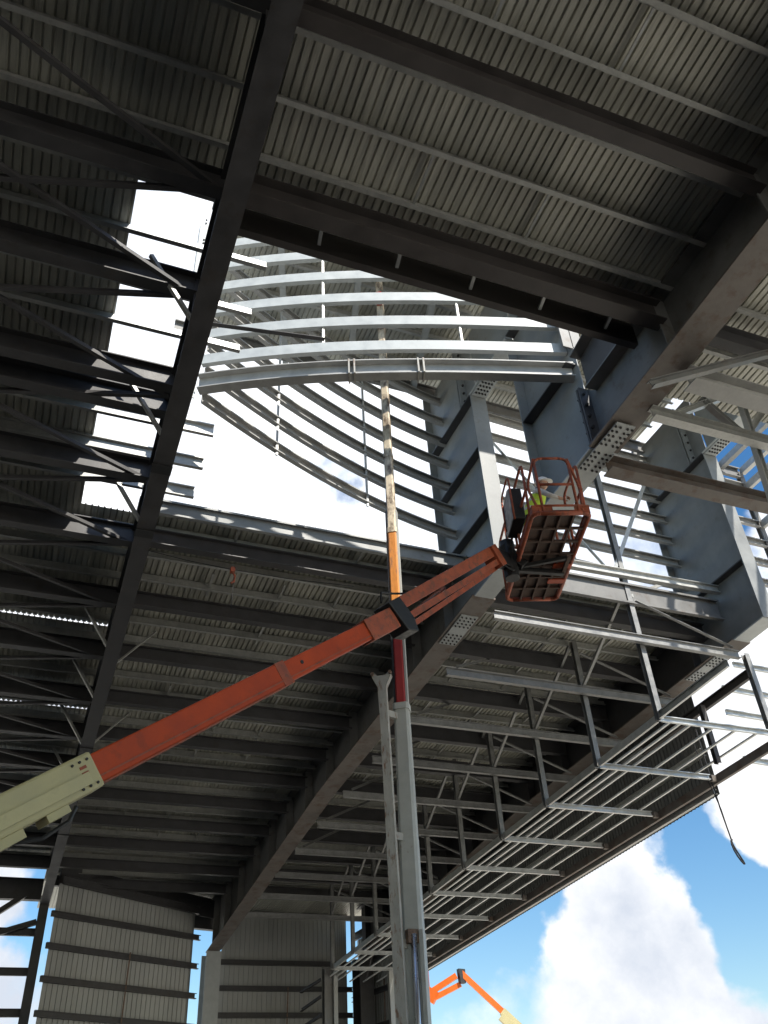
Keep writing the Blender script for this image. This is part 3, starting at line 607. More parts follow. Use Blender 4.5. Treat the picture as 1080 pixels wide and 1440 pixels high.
# beams right of the near girder
def px_beam(name, xa, ya, Y, xend, w, h, mat, label, ctop=None):
    p = ony(xa, ya, Y); o = MB().prof((8.1, Y, p.z+h/2), (xend, Y, p.z+h/2), I(w, h, .02, .012)).build(name, mat); tag(o, label, 'beam', 'beams right of the near girder'); return p
pa = px_beam('outer_beam', 985, 545, 6.75, 14.5, .30, .3, 'arch', 'wide flat beam bolted to the near girder flange, the nearest of three')
pb = px_beam('outer_beam', 930, 590, 7.65, 14.5, .16, .22, 'galv', 'slim bright edged beam in the middle of three right of the near girder')
pc = px_beam('outer_beam', 850, 662, 9.0, 14.5, .28, .28, 'primer_rust', 'rusty beam under the bolted splice, farthest of three right of the near girder')
for i, (a_, b_, Y) in enumerate([((1040, 560), (1092, 720), 7.9), ((985, 560), (1045, 612), 7.8), ((945, 585), (1012, 560), 7.8), ((1075, 575), (1050, 612), 8.0), ((915, 540), (1090, 495), 6.4)]):
    o = MB().prof(ony(*a_, Y), ony(*b_, Y), I(.11, .11, .01, .008)).build('truss_member', 'galv_light' if i < 4 else 'primer'); tag(o, 'light truss member right of the near girder, '+('the long upright one', 'slanting to its foot', 'short and bright edged', 'leaning against the upright', 'dark and crossing above the wide beam')[i], 'truss member', 'corner truss members')

# ------------------------------------------------------------------ back walls
def sheet_wall(label, A, B, ztA, ztB, girt_z, width=1.05, nseam=5, mat='wall', closure=0):
    A, B = Vector((*A, 0)), Vector((*B, 0)); d = (B-A); Ln = d.length; d.normalize(); n = Vector((d.y, -d.x, 0))    # n points to the camera side
    e = empty('back_wall', A, label, 'wall', 'back walls'); k = 0; s = 0
    while s < Ln-.05:
        w = min(width, Ln-s); m = MB(); vs = []; fs = []
        cols = []
        for j in range(nseam):
            a = s+w*j/nseam; cols += [(a, 0), (a+w/nseam*.86, 0), (a+w/nseam*.89, .028), (a+w/nseam*.97, .028)]
        cols.append((s+w, 0))
        for a, dd in cols:
            P = A+d*a+n*dd; zt = ztA+(ztB-ztA)*a/Ln; vs += [(P.x, P.y, 0), (P.x, P.y, zt)]
        for i in range(len(cols)-1): fs.append((2*i, 2*i+1, 2*i+3, 2*i+2))
        m.add(vs, fs).build('wall_sheet', mat, e); s += w
    for z in girt_z:
        MB().prof(A-d*.22+n*.14+Vector((0, 0, z)), B+d*.2+n*.14+Vector((0, 0, z)), Cs(.12, .2, .01, .03, 1)).build('girt', 'dark', e)
    if closure:
        B2 = B+d*closure; za, zb_ = roofz(A.y, 12.82), roofz(B2.y, 12.82); n3 = n*-.05
        MB().poly([A+n3+Vector((0, 0, ztA-.05)), B+n3+Vector((0, 0, ztB-.05)), B2+n3+Vector((0, 0, ztB-.05)), B2+n3+Vector((0, 0, zb_)), A+n3+Vector((0, 0, za))], n*.03).build('head_closure', 'dark', e)
    P = A+d*Ln*.5+n*.2
    MB().bar((P.x, P.y, girt_z[-1]), (P.x+.1, P.y, girt_z[0]-.9), .05, .02, (0, 1, 0)).build('sag_strap', 'rust', e)
    Q = n*.2
    MB().prof(A+Q+Vector((0, 0, ztA+.06)), B+Q+Vector((0, 0, ztB+.06)), Cs(.14, .3, .01, .03, 1)).build('eave_channel', 'dark', e)
    return e
WA = onz(84, 1241.5, roofz(36.3, 12.28)); WB = onz(274, 1284.5, roofz(39.6, 12.3))
WA, WB = (1.2, 35.6), (7.05, 38.6)
pA = ony(84, 1241.5, WA[1]); pB = ony(274, 1284.5, WB[1])
gz = [ony(76, 1287, WA[1]).z-1.05*k for k in range(9)]
sheet_wall('pale ribbed wall sheets with dark girts between rafter column and big girder column', (pA.x, WA[1]), (pB.x, WB[1]), pA.z, pB.z, gz, closure=1.3)
sheet_wall('ribbed back wall sheets behind the soffit frame right of the big girder column', (8.6, 41.0), (14.35, 41.0), 11.36, 11.36, [9.35-1.0*k for k in range(8)])
sheet_wall('dark side return of the back wall beyond the slit of sky', (14.9, 41.0), (15.6, 36.0), 10.4, 10.6, [9.3-1.3*k for k in range(5)])
sheet_wall('ribbed side wall closing the far left of the hangar', (-21.5, 36.4), (-21.5, -24.0), 12.0, 13.2, [1.5+2.2*k for k in range(5)], width=2.1)
o = MB().prof((5.6, 39.2, roofz(39.2, 12.2)), (8.7, 39.9, roofz(39.9, 12.2)), I(.3, .9, .03, .02)).build('eave_beam', 'dark'); tag(o, 'dark eave beam beside the head of the big girder column', 'beam')
# open frame left of the rafter column
YB = 36.6
zg = [ony(20, y, YB).z for y in (1250, 1311, 1367, 1425)]
o = MB().prof((-6.4, YB, zg[0]), (XR-.16, YB, zg[0]), I(.3, .75, .03, .02)).build('eave_beam', 'dark'); tag(o, 'deep dark eave beam over the open back bay', 'beam')
for k, z in enumerate(zg[1:]+[zg[3]-1.6, zg[3]-3.4]):
    o = MB().prof((-6.4, YB, z), (XR-.16, YB, z), Cs(.12, .26, .012, .03, 1)).build('open_girt', 'dark'); tag(o, 'dark girt across the open back bay against the sky, '+('topmost', 'second down', 'third down', 'fourth down', 'lowest')[k], 'girt', 'open bay girts')
for k, (a_, b_) in enumerate([((-25, 1302), (38, 1262)), ((-30, 1325), (52, 1301))]):
    o = MB().prof(ony(*a_, YB-.1), ony(*b_, YB-.1), Ls(.22, .03)).build('bay_brace', 'dark'); tag(o, 'dark diagonal brace in the open back bay, '+('steeper and higher', 'flatter and lower')[k], 'brace', 'open bay braces')
# posts under the soffit at the back
for k, (xp, ytop, Y, w, mat, lab) in enumerate([(460, 1362, 37.5, .34, 'primer', 'grey post standing beside the white post under the soffit'), (471, 1364, 37.3, .17, 'wall', 'bright white post standing under the back of the soffit'), (549, 1366, 35.5, .2, 'wall', 'pale post beside the rusty forked pole under the soffit')]):
    p = ony(xp, ytop, Y); o = MB().prof((p.x, Y, 0), (p.x, Y, p.z), I(w, w, .02, .015), (0, 1, 0)).build('back_post', mat); tag(o, lab, 'post')
for k, (a_, b_) in enumerate([((425, 1397), (452, 1380)), ((425, 1423), (452, 1404)), ((425, 1448), (453, 1430))]):
    o = MB().prof(ony(*a_, 39.5), ony(*b_, 38.4), Ls(.14, .02)).build('wall_brace', 'dark'); tag(o, 'dark diagonal brace between back wall and grey post, '+('upper', 'middle', 'lower')[k], 'brace', 'back wall braces')

# ------------------------------------------------------------------ hanging strap, dangling hook
p = Vector((15.15, 16.2, zs(16.2)-.05)); low = None
for zz in np.linspace(p.z, 3, 400):
    c_ = Vector((p.x+(p.z-zz)*.06, p.y, zz))-EYE; yy = 720-F*c_.dot(UY)/c_.dot(FZ)
    if yy > 1180: low = Vector((p.x+(p.z-zz)*.06, p.y, zz)); break
st = empty('hanging_strap', p, 'black looped lifting strap hanging from the soffit edge', 'strap')
MB().path([p+Vector((-.04, 0, 1.3)), p, (p+low)/2+Vector((-.02, 0, 0)), low], .018, 6).build('strap', 'strap', st)
MB().path([p+Vector((-.16, .1, 1.1)), p+Vector((-.06, .05, 0)), (p+low)/2+Vector((.0, 0, 0)), low], .012, 6).build('strap', 'strap', st)
lp = [low+Vector((.02+.1*math.cos(t)*math.sin(t/2+.3), 0, -.28+.27*math.sin(t)))+Vector((.08*(1-math.sin(t)), 0, 0)) for t in np.linspace(math.pi/2, 2.5*math.pi, 14)]
MB().path(lp, .02, 6).build('loop', 'strap', st)
p = ony(326, 802, 14.4)
hk = empty('chain_hook', p, 'small orange hook with a thin line dangling from the far joist', 'hook')
MB().box((p.x-.03, p.y-.05, p.z-.05), (p.x+.06, p.y+.05, p.z+.06)).build('clamp', 'orange_worn', hk)
MB().path([p+Vector((.02, 0, -.03)), p+Vector((.07, 0, -.13)), p+Vector((.06, 0, -.26)), p+Vector((.0, 0, -.3))], .02, 6).build('hook', 'orange_worn', hk)
MB().path([p+Vector((.05, 0, -.25)), p+Vector((.04, 0, -.9))], .006, 5).build('line', 'strap', hk)
MB().path([p+Vector((-1.9, 0, .17)), p+Vector((-.9, 0, .06)), p+Vector((0, 0, .02)), p+Vector((1.2, 0, .02)), p+Vector((2.6, 0, .1))], .008, 5).build('cable', 'strap', hk)

# ------------------------------------------------------------------ wheels and carriers of the machines (below the frame)
def carrier(parent, loc, ang, L_, W_, mat, r):
    ca, sa = math.cos(ang), math.sin(ang)
    T = lambda x, y, z: Vector((loc[0]+ca*x-sa*y, loc[1]+sa*x+ca*y, z))
    m = MB(); pts = [(-L_/2, .55), (-L_/2+.3, .45), (L_/2-.3, .45), (L_/2, .55), (L_/2, .95), (L_/2-.5, 1.1), (-L_/2+.5, 1.1), (-L_/2, .95)]
    m.poly([T(x, 0, z) for x, z in pts], T(0, W_*.7, 0)-T(0, 0, 0)); m.build('chassis', mat, parent, bevel=.03)
    for sx in (-1, 1):
        for sy in (-1, 1):
            c = T(sx*L_*.33, sy*W_*.46, r)
            w = MB().tube(c-(T(0, .17, 0)-T(0, 0, 0)), c+(T(0, .17, 0)-T(0, 0, 0)), r, 20).build('wheel', 'rubber', parent, bevel=.04)
            MB().tube(c-(T(0, .19, 0)-T(0, 0, 0)), c+(T(0, .19, 0)-T(0, 0, 0)), r*.55, 14).build('rim', mat, w)

# ------------------------------------------------------------------ boom lift with basket
A = at(0, 1150, 7.5); E_ = at(556, 868, 11.0); Bq = at(697, 783, 13.55)
dm = (E_-A).normalized()
base = A - dm*((A.z-1.9)/dm.z)
lift = empty('boom_lift', (base.x, base.y, 0), 'orange boom lift with cream boom base reaching across the hangar to a basket', 'boom lift')
carrier(lift, (base.x-.4, base.y), .35, 3.6, 2.3, 'orange', .5)
MB().tube((base.x-.4, base.y, 1.05), (base.x-.4, base.y, 1.3), .6, 20).build('turntable', 'black', lift)
MB().poly([base+Vector((-1.4, 0, -.6)), base+Vector((.6, 0, -.6)), base+Vector((.5, 0, .1)), base+Vector((.1, 0, .25)), base+Vector((-1.3, 0, .1))], (0, 1.3, 0)).build('turret', 'cream', lift, bevel=.05)
cream_end = A+dm*((at(130, 1085, 8.0)-A).dot(dm))
for t in np.linspace(0, 6, 600):
    q = A+dm*t; c_ = q-EYE
    if 540+F*c_.dot(RX)/c_.dot(FZ) > 127: cream_end = q; break
o = MB().bar(base, cream_end, .25, .31).build('boom_base', 'cream', lift, bevel=.025)
MB().bar(cream_end-dm*1.1+Vector((0, -.14, -.1)), cream_end+Vector((0, -.14, -.1)), .03, .1).build('side_plate', 'cream', o)
sidev = dm.cross(Vector((0, 0, 1))).normalized(); upv = sidev.cross(dm)
for t0, w_, off in ((1.05, .3, -.19), (.55, .2, -.18)):
    q = cream_end-dm*t0+upv*off; MB().bar(q, q+dm*w_, .2, .07).build('bracket', 'cream', o)
MB().path([cream_end-dm*.85+upv*-.2, cream_end-dm*.6+upv*-.29, cream_end-dm*.35+upv*-.27, cream_end-dm*.25+upv*-.2], .018, 6).build('hose', 'black', o)
for dz in (.02, -.03):
    q = cream_end-dm*.12+sidev*.128+upv*(.03+dz); MB().bar(q-dm*.03, q+dm*.03, .006, .025).build('decal', 'orange_worn', o)
b = MB(); hexbolts(b, [cream_end-dm*(.06+.07*i)+sidev*.126+upv*z for i in range(3) for z in (-.11, .1)], sidev, .012, .012)
tag(b.build('bolts', 'bolt', o), kind='stuff')
fly_end = E_-dm*.1
mid = A+dm*((E_-A).length*.60)
o = MB().bar(cream_end-dm*.3, mid, .20, .255).build('boom_fly', 'orange', lift, bevel=.015)
q0 = cream_end+upv*-.07+sidev*.103; q1 = mid+upv*-.07+sidev*.103
MB().bar(q0, q1, .012, .016).build('rail', 'orange_worn', o)
MB().bar(cream_end+upv*-.131, mid+upv*-.131, .22, .01).build('wear_strip', 'orange_worn', o)
MB().bar(mid-dm*.14, mid, .21, .265).build('wear_ring', 'orange_worn', o, bevel=.006)
o2 = MB().bar(mid-dm*.3, fly_end, .175, .225).build('boom_tip_stage', 'orange', lift, bevel=.012)
MB().bar(mid+upv*-.07+sidev*.091, fly_end-dm*.6+upv*-.07+sidev*.091, .01, .014).build('rail', 'orange_worn', o2)
MB().tube(mid+dm*.25+sidev*.086+upv*.02, mid+dm*.25+sidev*.093+upv*.02, .022, 10).build('port', 'black', o2)
MB().tube(mid+dm*1.6+sidev*.086+upv*.02, mid+dm*1.6+sidev*.093+upv*.02, .03, 12).build('port', 'orange_worn', o2)
# inner stage + knuckle
MB().bar(fly_end-dm*.6, fly_end-dm*.02, .22, .275).build('head', 'orange_worn', lift, bevel=.01)
k = MB().poly([E_+upv*.2-dm*.16, E_+upv*.2+dm*.1, E_+upv*-.12+dm*.16, E_+upv*-.3+dm*.1, E_+upv*-.22-dm*.08], sidev*.3).build('knuckle', 'black', lift, bevel=.015)
dj = (Bq-E_).normalized(); sj = dj.cross(Vector((0, 0, 1))).normalized(); uj = sj.cross(dj)
J1 = Bq-dj*.12
MB().bar(E_+uj*.12, J1+uj*.10, .17, .17).build('jib_beam', 'orange_worn', lift, bevel=.01)
MB().bar(E_+uj*-.08+sj*.06, J1+uj*-.08+sj*.06, .06, .09).build('jib_link', 'orange_worn', lift)
MB().bar(E_+uj*-.2+sj*-.05, J1+uj*-.15+sj*-.05, .07, .07).build('jib_link', 'orange_worn', lift)
MB().tube(E_+uj*-.1, E_+dj*1.3+uj*.0, .035, 8).build('jib_cylinder', 'chrome', lift)
MB().bar(J1-dj*.05, J1+dj*.1, .26, .36).build('jib_head', 'orange_worn', lift, bevel=.01)
MB().path([E_+uj*.25-dj*.1, E_+uj*.36, E_+uj*.28+dj*.2, E_+uj*.18+dj*.5], .014, 6).build('hose', 'black', lift)

# basket, slewed: axes from the photograph's floor outline at its height
ZF = 9.2
c00 = onz(738, 726, ZF); c10 = onz(818, 724, ZF); c11 = onz(792, 844, ZF); c01 = onz(725, 844, ZF)
bx = ((c10-c00)+(c11-c01)).normalized(); by = Vector((-bx.y, bx.x, 0)); ctr = (c00+c10+c11+c01)/4
BW, BL = .86, 2.38
def Bp(u, v, h): return ctr+bx*(u*BW/2)+by*(v*BL/2)+Vector((0, 0, h))
bk = empty('basket', (ctr.x, ctr.y, ZF), 'worn orange work basket with railings at the tip of the lift boom', 'basket')
rr = .1
rim = []
for su, sv, a0 in ((1, 1, 0), (-1, 1, 90), (-1, -1, 180), (1, -1, 270)):
    for t in range(5):
        a_ = rad(a0+t*22.5); rim.append(Bp(su, sv, 0)-bx*su*rr-by*sv*rr+bx*rr*math.cos(a_)+by*rr*math.sin(a_))
rim.append(rim[0]); rim.append(rim[1])
MB().path([p+Vector((0, 0, .03)) for p in rim], .035, 8).build('floor_frame', 'orange_worn', bk, smooth=True)
MB().path([p+Vector((0, 0, .17)) for p in rim], .02, 6).build('toe_board', 'orange_worn', bk, smooth=True)
# toe plate on near and long sides
for (u0, v0, u1, v1) in ((-1, -1, 1, -1), (-1, 1, 1, 1), (-1, -1, -1, 1), (1, -1, 1, 1)):
    MB().bar(Bp(u0, v0, .1), Bp(u1, v1, .1), .012, .15).build('toe_plate', 'orange_worn', bk)
MB().bar(Bp(-.3, -1.02, .1), Bp(.45, -1.02, .1), .004, .06).build('name_strip', 'label_white', bk)
for i in range(4):
    for j in range(7):
        if (i, j) in ((3, 0), (3, 1), (2, 1), (3, 2)): continue
        u = -.92+i*.46; v = -.97+j*.277
        MB().poly([Bp(u+.02, v+.01, .05), Bp(u+.44, v+.01, .05), Bp(u+.44, v+.265, .05), Bp(u+.02, v+.265, .05)], (0, 0, .012)).build('floor_plate', 'floor_mesh', bk)
for i in range(1, 4): MB().bar(Bp(-.92+i*.46, -1, .03), Bp(-.92+i*.46, 1, .03), .03, .05).build('floor_bar', 'floor_mesh', bk)
for j in range(1, 7): MB().bar(Bp(-1, -.97+j*.277, .025), Bp(1, -.97+j*.277, .025), .03, .04).build('floor_bar', 'floor_mesh', bk)
for v in (.22, -.15): MB().bar(Bp(.35, v+.28, .01), Bp(1, v+.28, .01), .12, .03).build('cross_strap', 'orange', bk)
# support under the floor from the rotator
MB().bar(Bp(-1.25, .12, -.06), Bp(.75, .22, -.06), .07, .08).build('floor_support', 'black', bk)
MB().bar(Bp(-1.25, .12, -.04), Bp(.75, -.12, -.04), .05, .06).build('floor_support', 'black', bk)
MB().bar(Bp(.75, -.16, -.05), Bp(.75, .28, -.05), .06, .06).build('floor_support', 'floor_mesh', bk)
# railings: bent hoops
def hoop(pts, r=.022, mat='orange_worn', name='rail'):
    P = [Vector(p) for p in pts]; out = [P[0]]
    for i in range(1, len(P)-1):
        a_, b_, c_ = P[i-1], P[i], P[i+1]; d0 = (a_-b_); d1 = (c_-b_); k_ = min(.14, d0.length*.4, d1.length*.4); s0 = b_+d0.normalized()*k_; s1 = b_+d1.normalized()*k_
        for t in (0, .25, .5, .75, 1): out.append(s0*(1-t)**2+b_*2*t*(1-t)+s1*t*t)
    out.append(P[-1]); return MB().path(out, r, 7).build(name, mat, bk, smooth=True)
hoop([Bp(-.62, -1, .05), Bp(-.62, -1.0, 1.1), Bp(.62, -1.0, 1.1), Bp(.62, -1, .05)])
hoop([Bp(-.62, -1, .58), Bp(.62, -1, .58)])
for s_ in (-1, 1):
    hoop([Bp(s_, -.86, .05), Bp(s_, -.9, 1.1), Bp(s_, -.2, 1.1), Bp(s_, -.2, .05)])
    hoop([Bp(s_, -.05, .05), Bp(s_, -.05, 1.1), Bp(s_, .9, 1.1), Bp(s_, .9, .05)])
    hoop([Bp(s_, -.9, .58), Bp(s_, .9, .58)])
    hoop([Bp(s_, .42, .05), Bp(s_, .42, 1.1)])
    hoop([Bp(s_*.62, -1, 1.08), Bp(s_*.95, -.9, .62), Bp(s_*.75, -1, .05)])
hoop([Bp(-.8, 1, .05), Bp(-.8, 1, 1.1), Bp(.8, 1, 1.1), Bp(.8, 1, .05)])
hoop([Bp(-.8, 1, .58), Bp(.8, 1, .58)])
# control box, rotator, cables on the boom side
MB().poly([Bp(-1.12, -.55, .35), Bp(-1.12, -.1, .35), Bp(-1.1, -.1, 1.0), Bp(-1.08, -.4, 1.06), Bp(-1.12, -.55, .95)], bx*.2).build('control_box', 'black', bk, bevel=.02)
hoop([Bp(-1.35, -.6, .3), Bp(-1.35, -.62, 1.15), Bp(-1.35, -.1, 1.15), Bp(-1.35, -.1, .5)], .016)
rt = Bp(-1.28, .1, 0)
MB().tube(rt+Vector((0, 0, -.25)), rt+Vector((0, 0, .45)), .12, 12).build('rotator', 'black', bk, bevel=.01)
MB().bar(rt+Vector((0, 0, .05)), Bq+Vector((0, 0, .0)), .16, .26).build('rotator_arm', 'black', bk, bevel=.01)
MB().bar(rt+Vector((0, 0, .1)), Bp(-1, .1, .2), .2, .5).build('rotator_mount', 'black', bk, bevel=.01)
MB().path([Bq+Vector((-.1, 0, .15)), Bq+Vector((.05, -.1, -.2)), Bq+Vector((.2, -.1, -.28)), rt+Vector((0, -.1, -.15)), rt+Vector((0, -.05, .2))], .014, 6).build('hose', 'black', bk)
MB().path([Bp(-1.15, -.2, .4), Bp(-1.3, -.05, .2), Bp(-1.25, .1, .5), Bp(-1.1, .2, .9)], .016, 6).build('hose', 'black', bk)

# ------------------------------------------------------------------ worker in the basket
def worker():
    org = Bp(-.1, .2, .06)
    fw = (by*-.25+bx*.95).normalized(); rt_ = Vector((fw.y, -fw.x, 0))
    def P(f, r, z): return org+fw*f+rt_*r+Vector((0, 0, z))
    V = []; Eg = []; Rr = []
    def v(p, r, par=None):
        V.append(p); Rr.append(r); i = len(V)-1
        if par is not None: Eg.append((par, i))
        return i
    pel = v(P(0, 0, .92), (.15, .12)); sp = v(P(.06, 0, 1.12), (.145, .11), pel); ch = v(P(.17, 0, 1.32), (.165, .125), sp); nk = v(P(.25, 0, 1.47), (.06, .06), ch); hd = v(P(.28, 0, 1.53), (.055, .055), nk)
    hands = []
    for s_ in (-1, 1):
        hp = v(P(0, .1*s_, .88), (.095, .1), pel); kn = v(P(.08, .12*s_, .48), (.065, .068), hp); an = v(P(-.02, .13*s_, .1), (.045, .05), kn); to = v(P(.17, .15*s_, .04), (.04, .035), an)
        sh = v(P(.2, .2*s_, 1.38), (.06, .06), ch); el = v(P(.36, .3*s_, 1.16), (.047, .047), sh); wr = v(P(.55, .2*s_, 1.12), (.032, .03), el); hands.append((s_, Vector(V[wr])))
        v(P(.63, .18*s_, 1.11), (.04, .022), wr)
    me = bpy.data.meshes.new('person'); me.from_pydata([tuple(p-org) for p in V], Eg, []); ob = bpy.data.objects.new('person', me); C.objects.link(ob); ob.location = org; W[ob.name] = org
    sk = ob.modifiers.new('skin', 'SKIN'); sk.use_smooth_shade = True
    for i, r in enumerate(Rr): me.skin_vertices[0].data[i].radius = r
    me.skin_vertices[0].data[0].use_root = True
    sb = ob.modifiers.new('sub', 'SUBSURF'); sb.levels = 2; sb.render_levels = 2
    bpy.context.view_layer.update(); dg = bpy.context.evaluated_depsgraph_get(); m2 = bpy.data.meshes.new_from_object(ob.evaluated_get(dg)); ob.modifiers.clear(); ob.data = m2
    for k_ in ('shirt', 'cloth', 'skin', 'black'): m2.materials.append(M[k_])
    for p in m2.polygons:
        c = p.center; f = c.dot(fw); p.use_smooth = True
        p.material_index = 3 if c.z < .13 else 1 if c.z < .98 else 2 if (c.z > 1.44 or f > .5) else 0
    tag(ob, 'worker in a hi-vis vest and white hard hat bending forward in the basket', 'person')
    # vest
    m = MB(); rings = []
    for f, z, a_, b_ in ((-.0, .93, .19, .155), (.06, 1.12, .185, .15), (.14, 1.27, .2, .16), (.2, 1.39, .185, .135), (.235, 1.445, .1, .09)):
        rings.append([P(f, 0, z)+rt_*a_*math.cos(t)+fw*b_*math.sin(t) for t in np.linspace(0, 2*math.pi, 17)[:-1]])
    vs = [p for r in rings for p in r]; fs = [(i*16+j, i*16+(j+1) % 16, (i+1)*16+(j+1) % 16, (i+1)*16+j) for i in range(4) for j in range(16)]
    m.add(vs, fs).build('vest', 'hivis', ob, smooth=True)
    for z, f in ((1.05, .04), (1.2, .1)):
        m = MB(); r0 = [P(f, 0, z)+rt_*.195*math.cos(t)+fw*.16*math.sin(t) for t in np.linspace(0, 2*math.pi, 17)[:-1]]
        m.add(r0+[p+Vector((0, 0, .04)) for p in r0], [(j, (j+1) % 16, 16+(j+1) % 16, 16+j) for j in range(16)]).build('reflective_band', 'label_white', ob, smooth=True)
    # head
    hc = P(.31, 0, 1.63); m = MB(); n1, n2 = 12, 18; vs = []
    for i in range(n1+1):
        th = math.pi*i/n1
        for j in range(n2):
            ph = 2*math.pi*j/n2; x, y, z = math.sin(th)*math.cos(ph), math.sin(th)*math.sin(ph), math.cos(th)
            jaw = 1-.28*max(0, -z)**1.2; bump = .018*math.exp(-((ph if ph < math.pi else ph-2*math.pi)/.16)**2-((z+.12)/.2)**2)
            vs.append(hc+fw*(x*(.098*jaw)+bump*2)+rt_*(y*.076*jaw)+Vector((0, 0, z*.118)))
    m.add(vs, [(i*n2+j, i*n2+(j+1) % n2, (i+1)*n2+(j+1) % n2, (i+1)*n2+j) for i in range(n1) for j in range(n2)])
    h = m.build('head', 'skin', ob, smooth=True)
    for s_ in (-1, 1):
        MB().tube(hc+fw*.088+rt_*.03*s_+Vector((0, 0, .01)), hc+fw*.096+rt_*.03*s_+Vector((0, 0, .01)), .011, 8).build('eye', 'hair', h)
        MB().poly([hc+rt_*s_*.078+fw*.005+Vector((0, 0, z)) + fw*f for f, z in ((0, .03), (-.025, .025), (-.028, -.01), (-.008, -.035), (.006, -.01))], rt_*.018).build('ear', 'skin', h)
    MB().bar(hc+fw*.083-rt_*.024+Vector((0, 0, -.062)), hc+fw*.083+rt_*.024+Vector((0, 0, -.062)), .006, .008).build('mouth', 'rust', h)
    m = MB(); vs = []
    for i in range(7):
        th = math.pi/2*i/6
        for j in range(18):
            ph = 2*math.pi*j/18; vs.append(hc+Vector((0, 0, .035))+fw*math.sin(th)*math.cos(ph)*.128+rt_*math.sin(th)*math.sin(ph)*.108+Vector((0, 0, math.cos(th)*.12)))
    m.add(vs, [(i*18+j, i*18+(j+1) % 18, (i+1)*18+(j+1) % 18, (i+1)*18+j) for i in range(6) for j in range(18)])
    ht = m.build('hard_hat', 'hat', ob, smooth=True)
    MB().poly([hc+Vector((0, 0, .04))+fw*(.14*math.cos(t)+.04*max(0, math.cos(t)))+rt_*.118*math.sin(t) for t in np.linspace(0, 2*math.pi, 19)[:-1]], (0, 0, .01)).build('brim', 'hat', ht)
    MB().poly([hc+Vector((0, 0, -.02))+fw*(-.06+.05*math.cos(t))+rt_*.074*math.sin(t) for t in np.linspace(0, 2*math.pi, 13)[:-1]], (0, 0, .08)).build('hair', 'hair', ob)
    for s_, w in hands:
        for q in range(4):
            y_ = (.03-.02*q)*s_; b0 = w+fw*.09+rt_*y_; l = (.035, .04, .038, .03)[q]
            MB().path([b0, b0+fw*l+Vector((0, 0, -.008)), b0+fw*l*1.3+Vector((0, 0, -.035))], .009, 6).build('finger', 'skin', ob)
        MB().path([w+fw*.04-rt_*s_*.03, w+fw*.07-rt_*s_*.06+Vector((0, 0, -.01)), w+fw*.1-rt_*s_*.055+Vector((0, 0, -.03))], .01, 6).build('thumb', 'skin', ob)
worker()

# ------------------------------------------------------------------ mobile crane boom standing in the opening
YC = 11.0
def cpt(px_, py_): return ony(px_, py_, YC)
c0, c1 = cpt(589, 1440), cpt(531.5, 372)
ax = (c1-c0).normalized(); foot = c0-ax*((c0.z-1.2)/ax.z)
crane = empty('crane', (foot.x, foot.y, 0), 'tall telescopic crane boom, grey below and red, amber and scuffed above, reaching into the opening', 'crane')
carrier(crane, (foot.x, foot.y), 1.2, 5.2, 2.5, 'crane_grey', .55)
def axz(z): return c0+ax*((z-c0.z)/ax.z)
zrow = lambda y: cpt(589-(1440-y)*57.5/1068, y).z
def octa(w, h=None):
    h = h or w; a, b = w/2, h/2; c = .3*a
    return [(-a+c, -b), (a-c, -b), (a, -b+c), (a, b-c), (a-c, b), (-a+c, b), (-a, b-c), (-a, -b+c)]
UPC = (-.55, -.83, 0)
secs = [(1.2, zrow(1312), .27, .30, 'crane_grey'), (zrow(1312)-.0, zrow(1180), .245, .255, 'crane_grey'), (zrow(1180), zrow(992), .215, .24, 'crane_grey'),
        (zrow(992), zrow(872), .14, .15, 'crane_red'), (zrow(872), zrow(745), .155, .16, 'crane_amber'), (zrow(745), zrow(640), .15, .155, 'crane_worn'), (zrow(640), zrow(490), .145, .15, 'crane_worn'), (zrow(490), 18.35, .14, .145, 'crane_worn')]
for i, (z0, z1, w1, w0, mt) in enumerate(secs):
    o = MB().prof(axz(z0), axz(z1), octa(w0), UPC, octa(w1)).build('boom_section', mt, crane)
    if i in (2, 4, 5, 6): MB().prof(axz(z1)-ax*.1, axz(z1), octa(w1*1.14), UPC).build('collar', 'crane_grey' if i == 2 else 'crane_worn', o)
    if i == 3:
        sd = ax.cross(Vector(UPC)).normalized()
        for s_ in (-1, 1): MB().bar(axz(z0)+sd*s_*.092, axz(z1+2.2)+sd*s_*.088, .03, .1, UPC).build('edge_rail', 'black' if s_ < 0 else 'crane_grey', o)
sd = ax.cross(Vector(UPC)).normalized(); fr = Vector(UPC).normalized()
MB().tube(axz(1.4)+fr*.2+sd*.03, axz(zrow(1318))+fr*.18+sd*.03, .04, 12).build('cylinder_rod', 'chrome', crane, smooth=True)
MB().box(*(lambda c: ((c.x-.07, c.y-.05, c.z-.1), (c.x+.07, c.y+.05, c.z+.06)))(axz(zrow(1318))+fr*.15)).build('cylinder_mount', 'rust', crane)
for s_ in (-1, 1): MB().bar(axz(1.3)+fr*.15+sd*s_*.12, axz(zrow(1312))+fr*.15+sd*s_*.12, .05, .05, UPC).build('guide_rail', 'crane_grey', crane)
# hook block hanging at the boom head
c = axz(zrow(425))+fr*.1
MB().poly([c+sd*.06+Vector((0, 0, .2)), c+sd*.1, c+sd*.05+Vector((0, 0, -.2)), c-sd*.05+Vector((0, 0, -.2)), c-sd*.1, c-sd*.06+Vector((0, 0, .2))], fr*.06).build('head_block', 'crane_red', crane)
